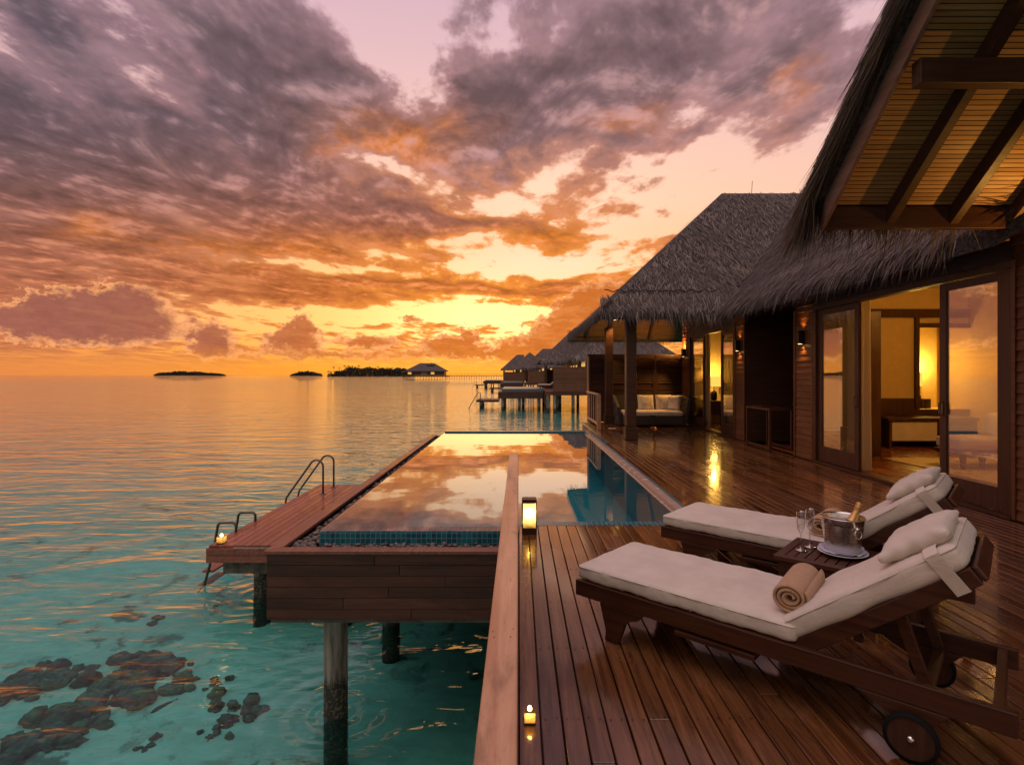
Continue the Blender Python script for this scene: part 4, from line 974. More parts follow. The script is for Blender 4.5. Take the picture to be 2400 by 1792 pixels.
# ------------------------------------------------------------------ loungers
SLW, SEATL, BKL, BKA = .64, 1.20, .80, R(37.5)
def build_lounger():
    root = empty('sun_lounger')
    def L(mb, name, m, par=None, **k):
        o = mb.build(name, m, par or root, **k); return o
    # side rails run the whole length; local x along the bed, y across, z up
    for y in (0.012, SLW - .012): L(MB().box(-.01, 1.93, y - .017, y + .017, .205, .295), 'side_rail', furnw, bevel=.005)
    for x in (.0, 1.86): L(MB().box(x, x + .035, .03, SLW - .03, .215 if x == 0 else .20, .29), 'cross_rail', furnw, bevel=.004)
    b = MB()
    for k in range(11): b.box(.07 + k * .102, .07 + k * .102 + .075, .031, SLW - .031, .268, .285)
    L(b, 'seat_slats', furnw, bevel=.003)
    for y in (0.012, SLW - .012):
        b = MB().prism([(.16, .2045), (.44, .2045), (.40, .165), (.355, .15), (.32, .12), (.30, .06), (.275, .002), (.195, .002), (.20, .06)], 'y', y - .018, y + .018)
        L(fixn(b.build('leg', furnw, root, bevel=.004)) if False else b, 'leg', furnw, bevel=.004)
        b = MB().prism([(1.42, .2045), (1.74, .2045), (1.68, .14), (1.665, .075), (1.575, .075), (1.55, .14)], 'y', y - .016, y + .016)
        L(b, 'leg', furnw, bevel=.004)
        yo = -.034 if y < .3 else SLW + .034
        w_ = empty('wheel'); w_.parent = root
        M = Matrix.Translation((1.62, yo, .092)) @ Matrix.Rotation(R(90), 4, 'X')
        L(MB().lathe([(.078, -.014), (.092, -.012), (.092, .012), (.078, .014)], 32, (0, 0, 0), M), 'tyre', rubber, w_, smooth=True)
        L(MB().lathe([(0, -.010), (.079, -.010), (.079, .010), (0, .010)], 32, (0, 0, 0), M), 'disc', darkw, w_)
        L(MB().lathe([(0, -.022), (.012, -.020), (.014, -.010), (.014, .010), (.012, .020), (0, .022)], 12, (0, 0, 0), M), 'hub', chrome, w_, smooth=True)
    # backrest
    c, s = math.cos(BKA), math.sin(BKA)
    MB_ = Matrix.Translation((SEATL - .02, 0, .262)) @ Matrix.Rotation(-BKA, 4, 'Y')
    for y in (.045, SLW - .045):
        L(MB().box(0, BKL, y - .016, y + .016, -.035, .035, MB_), 'back_stile', furnw, bevel=.005)
    b = MB()
    for k in range(8): b.box(.03 + k * .097, .03 + k * .097 + .07, .062, SLW - .062, .010, .028, MB_)
    L(b, 'back_slats', furnw, bevel=.003)
    L(MB().box(BKL + .001, BKL + .024, .045, SLW - .045, -.031, .031, MB_), 'back_rail', furnw, bevel=.008)
    # prop under the backrest
    top = MB_ @ Vector((.46, 0, -.04))
    for y in (.10, SLW - .10): L(MB().beam((top.x, y, top.z), (1.66, y, .235), .025, .045), 'prop', furnw, bevel=.003)
    L(MB().beam((1.66, .04, .235), (1.66, SLW - .04, .235), .04, .025), 'prop_bar', furnw)
    # pull-out tray under the seat
    L(MB().box(.62, 1.02, -.012, SLW - .05, .168, .192), 'tray', furnw, bevel=.003)
    # cushions
    m1 = cushion('mattress', (SEATL, SLW - .01, .088), Matrix.Translation((SEATL / 2 - .005, SLW / 2, .340)), fabric, root, r=.024, n=(40, 20, 6), puff=.010, wr=.0022, seed=3)
    MC = MB_ @ Matrix.Translation((.405, SLW / 2, .083))
    m2 = cushion('back_cushion', (.81, SLW - .03, .10), MC, fabric, root, r=.030, n=(30, 20, 6), puff=.014, wr=.003, seed=5)
    # piping seams
    def seam(o, sx, sy, z, M):
        b = MB(); r = .03; pts = []
        for cx_, cy_, a0 in ((sx - r, sy - r, 0), (-sx + r, sy - r, 90), (-sx + r, -sy + r, 180), (sx - r, -sy + r, 270)):
            for a in np.linspace(a0, a0 + 90, 5): pts.append(M @ Vector((cx_ + r * math.cos(R(a)), cy_ + r * math.sin(R(a)), z)))
        L(b.tube(pts, .0032, 6, closed=True), 'piping', fabric, o, smooth=True)
    seam(m1, SEATL / 2 - .001, (SLW - .01) / 2 - .001, .030, Matrix.Translation((SEATL / 2 - .005, SLW / 2, .340)))
    seam(m2, .403, (SLW - .03) / 2 - .001, .032, MC)
    # strap round the backrest and the head pillow it holds
    b = MB(); x0, x1 = .70, .752; y0, y1 = .005, SLW - .005
    for (ya, za, yb, zb) in ((y0 + .02, -.038, y0 - .002, .10), (y0 - .002, .10, y0 - .004, .125), (y0 - .004, .125, .04, .145), (.04, .145, SLW - .04, .152), (SLW - .04, .145, y1 + .004, .125), (y1 + .004, .125, y1 - .02, -.038), (y1 - .02, -.038, y0 + .02, -.038)):
        b.add([MB_ @ Vector(v) for v in ((x0, ya, za), (x1, ya, za), (x1, yb, zb), (x0, yb, zb))], [(0, 1, 2, 3)])
    so_ = L(b, 'strap', fabric); md = so_.modifiers.new('thick', 'SOLIDIFY'); md.thickness = .003
    MP = MB_ @ Matrix.Translation((.675, SLW / 2 - .025, .168)) @ Matrix.Rotation(R(2), 4, 'Y')
    cushion('pillow', (.29, .47, .104), MP, fabric, root, r=.02, n=(22, 26, 6), pinch=.10, wr=.003, seed=11)
    return root
ANG = math.atan2(-.672, .74)
lg = build_lounger(); lg.location = (.345, 3.257, 0); lg.rotation_euler = (0, 0, ANG)
tag(lg, 'front wooden sun lounger with cream cushions, nearest the parapet', 'sun lounger', 'sun loungers on the deck')
lg2 = dup(lg); lg2.location = (1.145, 4.41, 0)
tag(lg2, 'rear wooden sun lounger with cream cushions behind the drinks table', 'sun lounger', 'sun loungers on the deck')
def rolled_towel(label):
    root = empty('rolled_towel')
    b = MB(); turns = 3.1; n = 120; th = .0085; Lh = .185; ring = []
    for i in range(n + 1):
        t = i / n; a = t * turns * 2 * math.pi; r = .014 + (.068 - .014) * t
        ring.append((r * math.cos(a) * 1.08, r * math.sin(a) * .94, a))
    V = []; F = []
    prof = [(-Lh, -.6), (-Lh - .004, 0), (-Lh, .6), (-Lh + .02, 1.0), (0, 1.02), (Lh - .02, 1.0), (Lh, .6), (Lh + .004, 0), (Lh, -.6), (Lh - .02, -1), (0, -1), (-Lh + .02, -1)]
    m = len(prof)
    for x, z, a in ring:
        nx, nz = math.cos(a), math.sin(a)
        for yy, o in prof: V.append((x + nx * o * th, yy + .004 * math.sin(a * 1.3), z + nz * o * th))
    for i in range(n):
        for k in range(m): F.append((i * m + k, i * m + (k + 1) % m, (i + 1) * m + (k + 1) % m, (i + 1) * m + k))
    F.append(tuple(range(m))); F.append(tuple(range(n * m + m - 1, n * m - 1, -1)))
    b.add(V, F); fixn(b.build('terry_roll', towelm, root, smooth=True))
    tag(root, label, 'towel', 'rolled towels'); return root
def on_lounger(t, v, z, org): return Vector((org[0] + .74 * t + .672 * v, org[1] - .672 * t + .74 * v, z))
tw = rolled_towel('rolled beige towel lying on the front lounger at the hinge')
tw.location = on_lounger(1.128, .29, .388 + .076, (.345, 3.257)); tw.scale = (1.10, 1.04, 1.08); tw.rotation_euler = (0, 0, ANG + R(4))
tw2 = dup(tw); tw2.location = on_lounger(1.10, .36, .388 + .070, (1.145, 4.41)); tw2.rotation_euler = (0, 0, ANG - R(2))
tw2['label'] = 'rolled beige towel on the rear lounger, half hidden by the bucket'

# ------------------------------------------------------------------ side table with the drinks
TC = Vector((1.905, 3.40, 0)); TZ = .40
tb = empty('side_table', TC, ANG); tag(tb, 'low square slatted wooden table between the two loungers', 'side table')
def T(mb, name, m, **k): return mb.build(name, m, tb, **k)
h = .245
T(MB().box(-h, h, -h, -h + .05, TZ - .03, TZ), 'top_rail', furnw, bevel=.004); T(MB().box(-h, h, h - .05, h, TZ - .03, TZ), 'top_rail', furnw, bevel=.004)
for x in (-h, h - .05): T(MB().box(x, x + .05, -h + .051, h - .051, TZ - .03, TZ), 'top_rail', furnw, bevel=.004)
for k in range(7): T(MB().box(-h + .055 + k * .0545, -h + .055 + k * .0545 + .047, -h + .0515, h - .0515, TZ - .026, TZ - .003), 'slat', furnw, bevel=.002)
for sx in (-1, 1):
    for sy in (-1, 1): T(MB().box(sx * (h - .045) - .022, sx * (h - .045) + .022, sy * (h - .045) - .022, sy * (h - .045) + .022, .003, TZ - .031), 'leg', furnw, bevel=.003)
b = MB()
for s in (-1, 1): b.box(-h + .068, h - .068, s * (h - .03) - .010, s * (h - .03) + .010, TZ - .10, TZ - .032); b.box(s * (h - .03) - .010, s * (h - .03) + .010, -h + .068, h - .068, TZ - .10, TZ - .032)
T(b, 'apron', furnw)
BC = Vector((1.985, 3.385, TZ + .001))
porc = plain('white_porcelain', (.74, .73, .78), .12)
simple('plate', MB().lathe([(0, .006), (.085, .006), (.125, .014), (.139, .020), (.138, .024), (.122, .018), (.085, .010), (0, .010)], 48, BC), porc, 'white round plate under the steel ice bucket', 'plate', None, 0, True)
napm = plain('lilac_napkin', (.60, .57, .72), .9, sheen=.2)
V = []; F = []; n = 72; rr = [.088, .10, .114, .126]
for i in range(n):
    a = 2 * math.pi * i / n; k_ = .5 + .5 * math.sin(3 * a + 1.2); k2 = math.sin(11 * a) * .5 + math.sin(17 * a + 2) * .3
    for j, r in enumerate(rr):
        r2 = r + (.012 * k_ + .005 * k2) * j / 3 - .008 * j / 3; V.append((BC.x + r2 * math.cos(a), BC.y + r2 * math.sin(a), BC.z + .012 + [.0, .012, .018 + .012 * k2 * k_, .013 + .022 * max(0, k_ - .35) + .006 * k2][j]))
for i in range(n):
    for j in range(3): F.append((i * 4 + j, ((i + 1) % n) * 4 + j, ((i + 1) % n) * 4 + j + 1, i * 4 + j + 1))
o = newmesh('napkin', V, F, napm, None, True); md = o.modifiers.new('thick', 'SOLIDIFY'); md.thickness = .002
tag(o, 'crumpled pale lilac napkin between the plate and the bucket', 'napkin')
bk = empty('ice_bucket', BC); bk.scale = (1.05, 1.05, 1.14); tag(bk, 'brushed steel ice bucket with ring handles holding a bottle', 'ice bucket')
brm, t_ = mat('brushed_steel')
_v = t_.n('ShaderNodeTexCoord').outputs['Object']
_n, _ = t_.noise(t_.mapping(_v, scale=(30, 30, 160)), 1, 3); _z = t_.sep(_v)[2]; _m, _ = t_.noise(_v, 60, 4)
_fr = t_.ss(t_.add(_z, t_.mul(t_.sub(_m, .5), .05)), .085, .035)
out(t_, pbsdf(t_, col=t_.mix(_fr, (.78, .74, .70), (.72, .72, .76)), metal=t_.sub(1.0, t_.mul(_fr, .7)), rough=t_.add(t_.ss(_n, .3, .7, .23, .28), t_.mul(_fr, .3))))
MB().lathe([(0, .013), (.083, .013), (.089, .02), (.098, .09), (.108, .165), (.113, .197), (.119, .200), (.119, .205), (.112, .205), (.108, .197), (.104, .165), (.094, .09), (.085, .024), (0, .022)], 56).build('shell', brm, bk, True)
for sgn in (0, math.pi):
    a = ANG + R(-62) + sgn if False else R(-118) + R(36) + sgn
    c_ = Vector((math.cos(a) * .110, math.sin(a) * .110, .160)); tdir = Vector((-math.sin(a), math.cos(a), 0)); od = Vector((math.cos(a), math.sin(a), 0))
    knob = MB().lathe([(0, -.010), (.011, -.008), (.014, 0), (.010, .010), (0, .014)], 14, c_ + od * .006, Matrix.Rotation(a, 4, 'Z') @ Matrix.Rotation(R(90), 4, 'Y')).build('knob', chrome, bk, True)
    rg = [c_ + od * (.013 - .004 * math.sin(t)) + tdir * (.021 * math.cos(t)) + Vector((0, 0, -.024 + .021 * math.sin(t))) for t in np.linspace(0, 2 * math.pi, 29)[:-1]]
    MB().tube(rg, .0028, 8, closed=True).build('ring_handle', chrome, bk, True)
bt = empty('champagne_bottle', BC + Vector((.005, .015, .05))); tag(bt, 'tilted dark bottle with gold foil neck in the ice bucket', 'bottle')
bt.rotation_euler = Vector((.50, .10, 1)).to_track_quat('Z', 'Y').to_euler()
darkglass = plain('dark_green_glass', (.012, .016, .010), .06)
foilm = plain('gold_foil', (.62, .36, .13), .36, .85, noise=.12, nscale=60, bumps=.6, bscale=120)
MB().lathe([(0, 0), (.042, .0), (.044, .01), (.044, .12), (.040, .145), (.033, .16)], 32).build('glass_body', darkglass, bt, True)
MB().lathe([(.0345, .158), (.030, .17), (.023, .20), (.0175, .225), (.0165, .245), (.0185, .248), (.0185, .256), (.0175, .26), (.0190, .268), (.0195, .280), (.016, .287), (0, .289)], 32).build('foil', foilm, bt, True)
stemm = glassmat('crystal_stem', (.9, .9, .9), 1.5, 1.0, .26, 2.0)
def flute(x, y, label):
    f = empty('champagne_flute', (x, y, TZ + .001)); tag(f, label, 'glass', 'empty flutes on the side table')
    MB().lathe([(0, .0022), (.030, .0022), (.033, .001), (.030, .004), (.012, .008), (.0048, .014), (.0036, .03), (.0034, .09), (.0045, .105), (.012, .118)], 32).build('stem', stemm, f, True)
    MB().lathe([(.0, .116), (.010, .119), (.018, .130), (.0235, .150), (.0265, .175), (.0262, .205), (.0235, .242), (.0230, .243), (.0258, .205), (.0260, .176), (.0230, .152), (.0175, .132), (.009, .121), (0, .119)], 40).build('bowl', flutem, f, True)
flute(1.767, 3.46, 'empty champagne flute nearer the corner of the slatted table')
flute(1.858, 3.525, 'empty champagne flute close to the ice bucket')
#@@NEAR_END

# ------------------------------------------------------------------ neighbouring villas, jetty, islands
rimm = plain('grey_blue_rim', (.075, .115, .15), .3)
def neighbour(dx, dy, label, lvl, group='neighbouring water villas'):
    nv = empty('water_villa', (dx + 5, dy + 15, 0)); tag(nv, label, 'villa', group)
    def q(p): return (p[0] + dx, p[1] + dy, p[2])
    def bx(mb, x0, x1, y0, y1, z0, z1): return mb.box(x0 + dx, x1 + dx, y0 + dy, y1 + dy, z0, z1)
    rb = MB(); yc = 16.6
    slab(rb, [q((1.85, 12.35, EZ)), q((8, 12.35, EZ)), q((8, yc, RZ)), q((6.1, yc, RZ))], .22)
    slab(rb, [q((8, 20.85, EZ)), q((1.85, 20.85, EZ)), q((6.1, yc, RZ)), q((8, yc, RZ))], .22)
    slab(rb, [q((1.85, 20.85, EZ)), q((1.85, 12.35, EZ)), q((6.1, yc, RZ))], .22)
    # main hip roof behind: its near hip faces the viewer
    x0, x1, xm, y0 = 4.4, 14.6, 9.4, 2.6
    slab(rb, [q((x0, y0, EZ)), q((x1, y0, EZ)), q((xm, y0 + 5, RZ + .3))], .25)
    slab(rb, [q((x0, 23, EZ)), q((x0, y0, EZ)), q((xm, y0 + 5, RZ + .3)), q((xm, 18, RZ + .3))], .25)
    slab(rb, [q((x1, y0, EZ)), q((x1, 23, EZ)), q((xm, 18, RZ + .3)), q((xm, y0 + 5, RZ + .3))], .25)
    slab(rb, [q((x1, 23, EZ)), q((x0, 23, EZ)), q((xm, 18, RZ + .3))], .25)
    ro = fixn(P(rb, 'roof', thbm, nv))
    if lvl > 0:
        st = MB(); d_ = 26 if lvl == 2 else 8
        thatch_patch(st, q((1.85, 12.35, EZ)), q((5, 12.35, EZ)), q((6.6, yc, RZ)), q((6.1, yc, RZ)), d_, (.5, 1.1), (.03, .06))
        thatch_patch(st, q((x0, y0, EZ)), q((x1, y0, EZ)), q((xm, y0 + 5, RZ + .3)), q((xm, y0 + 5, RZ + .3)), d_, (.5, 1.1), (.03, .06))
        thatch_patch(st, q((x0, 14, EZ)), q((x0, y0, EZ)), q((xm, y0 + 5, RZ + .3)), q((xm, 14, RZ + .3)), d_, (.5, 1.1), (.03, .06))
        for a_, b_, o_ in (((1.85, 12.35, EZ), (4.5, 12.35, EZ), (0, -1, 0)), ((1.85, 20.8, EZ), (1.85, 12.3, EZ), (-1, 0, 0)), ((x0, y0, EZ), (x1, y0, EZ), (0, -1, 0)), ((x0, 12.3, EZ), (x0, y0, EZ), (-1, 0, 0))):
            fringe(st, q(a_), q(b_), o_, .94, 60 if lvl == 2 else 25, .5, (.5, .8), (.03, .06), hang=(.2, .8))
        o = P(st, 'thatch_strands', thm, nv); o.parent = ro; o.matrix_parent_inverse = Matrix.Identity(4)
    P(bx(bx(MB(), WX, 12, 3.4, 22, -.05, 3.2), 2.1, WX, 2.6, 17.4, -.34, 0.0), 'wall', sidew, nv)
    # screens: near one stands on the deck edge
    if lvl == 2:
        for k in range(5):
            xa = 2.75 + dx + k * 1.02; louver(xa, xa + 1.0, 2.45 + dy, .0, 2.2, sidew, sidew, nv)
    else: P(bx(MB(), 2.75, 8, 2.45, 2.55, 0, 2.2), 'screen', sidew, nv)
    P(bx(MB(), 2.6, 8, 2.40, 2.58, -.36, -.002), 'deck_edge', skirtw, nv)
    for (cx_, cy_) in ((2.58, 12.7), (2.76, 16.9)): P(bx(MB(), cx_ - .12, cx_ + .12, cy_ - .12, cy_ + .12, 0, 2.95), 'column', beamw, nv)
    P(bx(MB(), 2.6, 5.0, 17.5, 17.56, 0, 2.1), 'screen', frontw, nv)
    P(bx(MB(), -2.33, 2.0, 5.1, 14.9, -.76, -.14), 'pool_skirting', skirtw, nv)
    P(bx(MB(), -1.97, 2.0, 5.45, 14.85, -.13, .16), 'pool_rim', rimm, nv)
    P(bx(MB(), -4.64, -2.4, 8.2, 12.8, -1.25, -1.05), 'swim_platform', skirtw, nv)
    for px_, py_ in [(-1.9, 5.5), (-.3, 5.6), (1.6, 5.6), (-1.9, 9.5), (-1.9, 14), (.1, 9), (1.8, 12)]: P(MB().lathe([(.14, BED), (.14, -.77)], 10, (px_ + dx, py_ + dy, 0)), 'pile', pilem, nv, smooth=True)
    for px_, py_ in [(-4.2, 8.6), (-4.2, 12)]: P(MB().lathe([(.14, BED), (.14, -1.26)], 10, (px_ + dx, py_ + dy, 0)), 'pile', pilem, nv, smooth=True)
    for px_, py_ in [(2.3, 3), (2.9, 2.7), (4.6, 3.0), (6.2, 3), (8.0, 3), (3.4, 6), (5, 7), (7, 6.5), (2.4, 7.5), (4, 11), (6, 12), (2.4, 14)]: P(MB().lathe([(.15, BED), (.15, -.37)], 10, (px_ + dx, py_ + dy, 0)), 'pile', pilem, nv, smooth=True)
    for y in (9.0, 9.65):
        P(MB().tube([q((-4.3, y, -1.05)), q((-4.3, y, -.35)), q((-4.45, y, -.28)), q((-4.65, y, -.5)), q((-5.5, y, -1.95))], .022, 6), 'ladder_rail', steel, nv)
    for y in (4.2, 6.8, 9.4): P(bx(MB(), WX - .02, WX - .002, y, y + 1.1, .2, 2.4), 'window', winlit, nv)
    for x in (5.4, 6.9, 8.3): P(bx(MB(), x, x + .35, 3.38, 3.398, 2.25, 2.75), 'window', winlit, nv)
    return nv
neighbour(.35, 47.4, 'nearest neighbouring water villa with louvred screen and pool on piles', 2)
neighbour(-1.1, 99, 'second water villa along the row, partly behind the nearest one', 1)
neighbour(-6.6, 133, 'farthest water villa of the row, touching the jetty', 1)
l3 = dup(lg); l3.location = (1.9, 56.0, .12); l3.rotation_euler = (0, 0, R(-20)); l3.scale = (1.15, 1.15, 1.15)
tag(l3, 'small distant white lounger on the pool deck of the neighbouring villa', 'sun lounger')
rs = empty('restaurant_pavilion', (-72, 450, 0)); tag(rs, 'big thatched pavilion on stilts far out at the end of jetty', 'pavilion')
def gx(x, Y): return (x - 1216) / 1294 * Y
Yr = 450; xa, xb = gx(952, Yr), gx(1048, Yr); xm0, xm1 = gx(985, Yr), gx(1018, Yr)
rb = MB(); ez, rz_ = 4.6, 11.0
slab(rb, [(xa, Yr - 9, ez), (xb, Yr - 9, ez), (xm1, Yr, rz_), (xm0, Yr, rz_)], .4); slab(rb, [(xb, Yr + 9, ez), (xa, Yr + 9, ez), (xm0, Yr, rz_), (xm1, Yr, rz_)], .4)
slab(rb, [(xa, Yr + 9, ez), (xa, Yr - 9, ez), (xm0, Yr, rz_)], .4); slab(rb, [(xb, Yr - 9, ez), (xb, Yr + 9, ez), (xm1, Yr, rz_)], .4)
slab(rb, [(gx(1000, Yr), Yr - 4, 9.6), (gx(1022, Yr), Yr - 4, 9.6), (gx(1011, Yr), Yr, 11.4)], .4)
slab(rb, [(gx(945, Yr), Yr - 8, 3.6), (gx(958, Yr), Yr - 8, 3.6), (gx(962, Yr), Yr, 6.4)], .4)
fixn(P(rb, 'roof', thbm, rs))
P(MB().box(xa + 1.5, xb - 1.5, Yr - 7, Yr + 7, 1.0, 4.5), 'wall', darkw, rs)
P(MB().box(xa - 1, xb + 1, Yr - 9.5, Yr + 9, -.2, .9), 'terrace', sidew, rs)
for k in range(16): P(MB().lathe([(.22, BED), (.22, -.21)], 8, (xa + k * (xb - xa) / 15, Yr - 9, 0)), 'pile', pilem, rs)
for x in (gx(964, Yr), gx(1017, Yr)): P(MB().box(x - 1.4, x + 1.4, Yr - 7.1, Yr - 7.01, 1.9, 3.6), 'window', winlit, rs)
P(MB().box(gx(990, Yr), gx(1004, Yr), Yr - 7.1, Yr - 7.01, 1.2, 3.9), 'door', pilem, rs)
jt = empty('jetty', (-45, 450, 0)); tag(jt, 'long wooden jetty on posts leading to the far pavilion', 'jetty')
ja, jb = gx(1048, Yr), gx(1290, Yr)
P(MB().box(ja, jb, Yr - 1.5, Yr + 1.5, .35, .75), 'walkway', darkw, jt)
P(MB().box(ja, jb, Yr - 1.5, Yr - 1.4, 1.9, 2.1), 'handrail', darkw, jt)
for k in range(44): P(MB().box(ja + k * 2.0, ja + k * 2.0 + .3, Yr - 1.5, Yr - 1.2, BED, .35), 'post', darkw, jt)
for k in range(30): P(MB().box(ja + k * 2.9, ja + k * 2.9 + .15, Yr - 1.5, Yr - 1.4, .75, 1.9), 'baluster', darkw, jt)
leafm = plain('island_foliage', (.030, .034, .020), .9, noise=.5, nscale=.05)
def island(Y, x0, x1, peak, label_f, name='island'):
    a, b_ = gx(x0, Y), gx(x1, Y); n = 40; V = []; F = []
    for i in range(n + 1):
        t = i / n; x = a + (b_ - a) * t; hgt = .9 * math.sin(math.pi * t) ** .5
        V += [(x, Y - 6, SEA - .3), (x, Y, SEA + hgt * Y / 1294 * .9), (x, Y + 120, SEA + hgt * Y / 1294 * .5)]
    for i in range(n): F += [(3 * i, 3 * i + 3, 3 * i + 4, 3 * i + 1), (3 * i + 1, 3 * i + 4, 3 * i + 5, 3 * i + 2)]
    struct(newmesh(name, V, F, plain('island_sand', (.20, .15, .11), .9), None, True))
    fb = MB(); px_m = Y / 1294
    cnt = int((x1 - x0) * 16)
    for k in range(cnt):
        t = rng.random(); x = a + (b_ - a) * (.015 + .97 * t); hh = peak(t) * px_m
        z = SEA + hh * rng.random() ** .8; r = px_m * rng.uniform(1.0, 2.6)
        y = Y + 4 + rng.uniform(0, 60)
        for m in range(5):
            c_ = Vector((x + rng.normal(0, r), y, max(SEA + .2, z + rng.normal(0, r * .5)))); u = Vector(rng.normal(0, 1, 3)).normalized() * r * .8; w = Vector(rng.normal(0, 1, 3)).normalized() * r * .6
            fb.add([c_ - u, c_ + w, c_ + u, c_ - w], [(0, 1, 2, 3)])
    tag(fb.build('island_wood', leafm), label_f, 'wood', kind='stuff')
island(1900, 355, 508, lambda t: 2.5 + 7 * min(1, t * 6) * min(1, (1 - t) * 2.2) * (.75 + .25 * math.sin(t * 23)), 'low dark scrub covering the long island at far left')
island(1500, 678, 738, lambda t: 2 + 8 * math.sin(math.pi * t), 'low dark scrub covering the smallest round islet')
island(1000, 765, 960, lambda t: 5 + 19 * min(1, t * 5) * (1 - .25 * t) * (.85 + .15 * math.sin(t * 31)), 'dense dark wood under the palms on the right island')
def palm(x, Y, hgt, lean):
    p = empty('palm_tree', (x, Y, SEA)); tag(p, 'tall coconut palm silhouetted above the wood on the right island', 'palm tree', 'palms on the right island')
    top = (x + lean, Y, SEA + hgt)
    P(MB().tube([(x, Y, SEA), (x + lean * .4, Y, SEA + hgt * .55), top], [.45, .35, .25], 6), 'trunk', darkw, p)
    b = MB()
    for k in range(15):
        a = rng.uniform(0, 6.28); e = rng.uniform(-.3, .9); L_ = rng.uniform(2.4, 3.6); d_ = Vector((math.cos(a), math.sin(a), 0)); s_ = Vector((-d_.y, d_.x, 0)); c_ = Vector(top)
        q1 = c_ + d_ * L_ * .5 + Vector((0, 0, L_ * .35 * e + .3)); q2 = c_ + d_ * L_ + Vector((0, 0, L_ * (e - .9) * .5))
        b.add([c_, q1 + s_ * .45 - Vector((0, 0, .3)), q1, q1 - s_ * .45 - Vector((0, 0, .3)), q2], [(0, 1, 2), (0, 2, 3), (2, 1, 4), (3, 2, 4)])
    P(b, 'crown', leafm, p)
for px_ in (772, 779, 786, 797, 808, 821, 828, 839, 846, 852, 858, 867, 876, 884, 890, 898, 909, 921, 932): palm(gx(px_, 1000) + rng.uniform(-1.5, 1.5), 1000 - rng.uniform(0, 12), rng.uniform(13, 20) * (.55 if px_ < 782 else 1) * (1 if px_ < 900 else .8), rng.uniform(-1.8, 1.8))

# ------------------------------------------------------------------ coral and fish in the shallows
coralm, t_ = mat('coral_rock')
_v = t_.n('ShaderNodeTexCoord').outputs['Object']
_a, _ = t_.noise(_v, 5, 5, .65); _b, _ = t_.noise(_v, 1.6, 3); _i = t_.n('ShaderNodeNewGeometry').outputs['Random Per Island']
_c = t_.mix(t_.ss(_a, .3, .7), (.050, .078, .066), (.20, .24, .19))
_c = t_.mix(t_.ss(_i, .55, .9, 0, .6), _c, (.13, .10, .075))
_c = t_.mix(t_.ss(_i, .35, .1, 0, .5), _c, (.20, .22, .10))
out(t_, pbsdf(t_, col=_c, rough=.9, normal=bump(t_, _a, .8, .06)))
ico = bmesh.new(); bmesh.ops.create_icosphere(ico, subdivisions=3, radius=1); JV = [v.co.copy() for v in ico.verts]; JF = [tuple(v.index for v in f.verts) for f in ico.faces]; ico.free()
from mathutils import noise as mnoise
def bedpt(px, py):
    
    Ys = 1294 * (1.5 - SEA) / (py - 878); k = (px - 1216) / 1294          # where the sight line meets the water, then bends down
    h = math.hypot(1, k) * Ys; th = math.atan2(1.5 - SEA, h); tr = math.acos(math.cos(th) / 1.33)
    Y = Ys * (1 + (SEA - BED - .12) / math.tan(tr) / h); return (k * Y, Y)
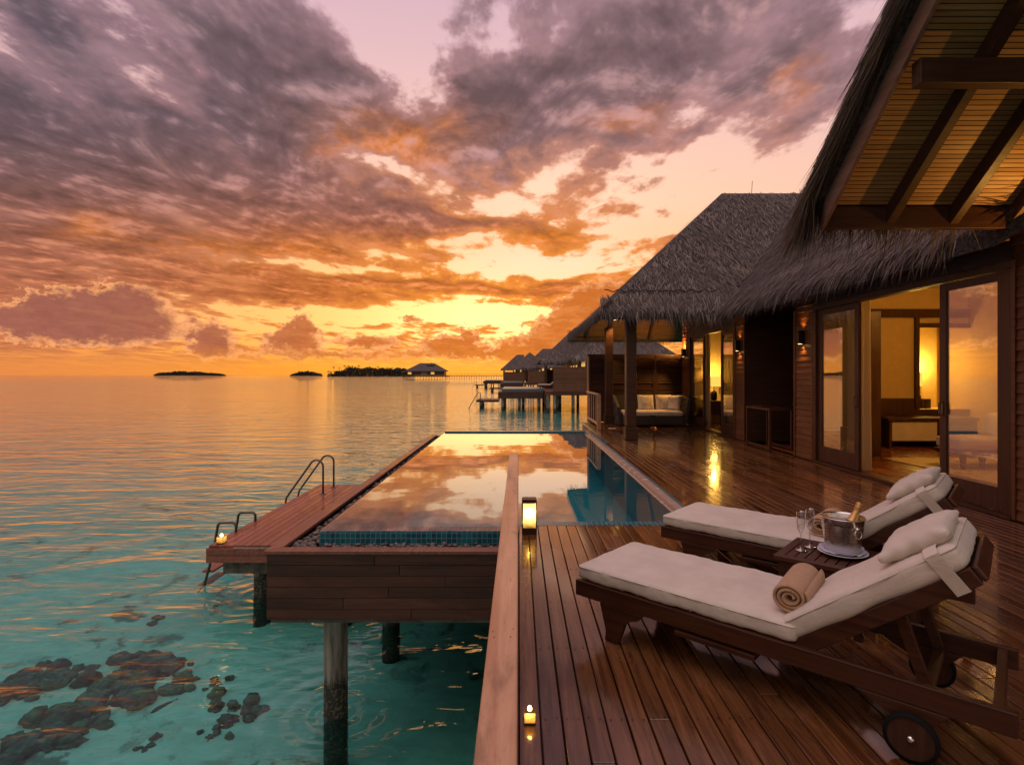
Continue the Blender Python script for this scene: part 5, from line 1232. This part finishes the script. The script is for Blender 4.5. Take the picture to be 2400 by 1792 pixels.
def coral(pts, rmin, rmax, label, n):
    b = MB(); c0 = bedpt(*pts[0])
    for k in range(int(n * 1.7)):
        i = rng.integers(0, len(pts)); j = min(i + 1, len(pts) - 1); t = rng.random()
        p0 = bedpt(*pts[i]); p1 = bedpt(*pts[j])
        r = rng.uniform(rmin * .5, rmax * .70); x = p0[0] + (p1[0] - p0[0]) * t + rng.normal(0, rmax * .85); y = p0[1] + (p1[1] - p0[1]) * t + rng.normal(0, rmax * .85)
        s = Vector(rng.uniform(-9, 9, 3)); M = Matrix.Translation((x, y, BED + r * .25)) @ Matrix.Rotation(rng.uniform(0, 6), 4, 'Z') @ Matrix.Diagonal((r * rng.uniform(.8, 1.4), r * rng.uniform(.7, 1.1), r * rng.uniform(1.0, 1.7), 1))
        b.add([M @ (v * (1 + .38 * mnoise.noise(v * 1.7 + s) + .18 * mnoise.noise(v * 4.5 + s) + .08 * mnoise.noise(v * 11 + s))) for v in JV], JF)
    tag(b.build('coral_head', coralm, None, True), label, 'coral', 'corals on the lagoon bed')
coral([(20, 1760), (90, 1720), (160, 1680), (230, 1650), (290, 1600), (340, 1565)], .10, .26, 'long brown coral ridge at the lower left of the lagoon', 46)
coral([(5, 1620), (60, 1600), (130, 1575)], .10, .22, 'brown coral clump at the left edge above the ridge', 20)
coral([(400, 1580), (405, 1600)], .07, .14, 'small rounded coral head right of the long ridge', 7)
coral([(487, 1598), (500, 1590)], .05, .09, 'tiny coral head between the two small clumps', 4)
coral([(545, 1640), (560, 1670), (580, 1660)], .08, .16, 'small clump of rounded corals nearest the big pile', 9)
coral([(510, 1705), (530, 1690)], .05, .10, 'flat coral patch just below the rightmost clump', 5)
coral([(330, 1745), (345, 1735)], .03, .06, 'scatter of little coral stones near the bottom edge', 6)
coral([(350, 1450), (370, 1443)], .05, .10, 'lone dark coral lump farther out in the turquoise water', 4)
def fish(px, py, L_, rz, m, label):
    x, y = bedpt(px, py); f = empty('reef_fish', (x, y, BED + .45), rz); tag(f, label, 'fish', 'reef fish')
    MB().lathe([(0, -.5 * L_), (.10 * L_, -.36 * L_), (.17 * L_, -.1 * L_), (.14 * L_, .15 * L_), (.05 * L_, .40 * L_), (.02 * L_, .44 * L_)], 16, (0, 0, 0), Matrix.Rotation(R(90), 4, 'Y'), sx=1.0, sy=.45).build('body', m, f, True)
    MB().prism([(.42 * L_, .0), (.60 * L_, .13 * L_), (.55 * L_, 0), (.60 * L_, -.13 * L_)], 'y', -.004, .004).build('tail', m, f)
fish(335, 1652, .24, .3, plain('yellow_fish', (.50, .32, .05), .5), 'yellow reef fish swimming beside the coral ridge')
fish(382, 1688, .26, 1.0, plain('brown_fish', (.16, .13, .08), .5), 'slim brown reef fish below the yellow one')
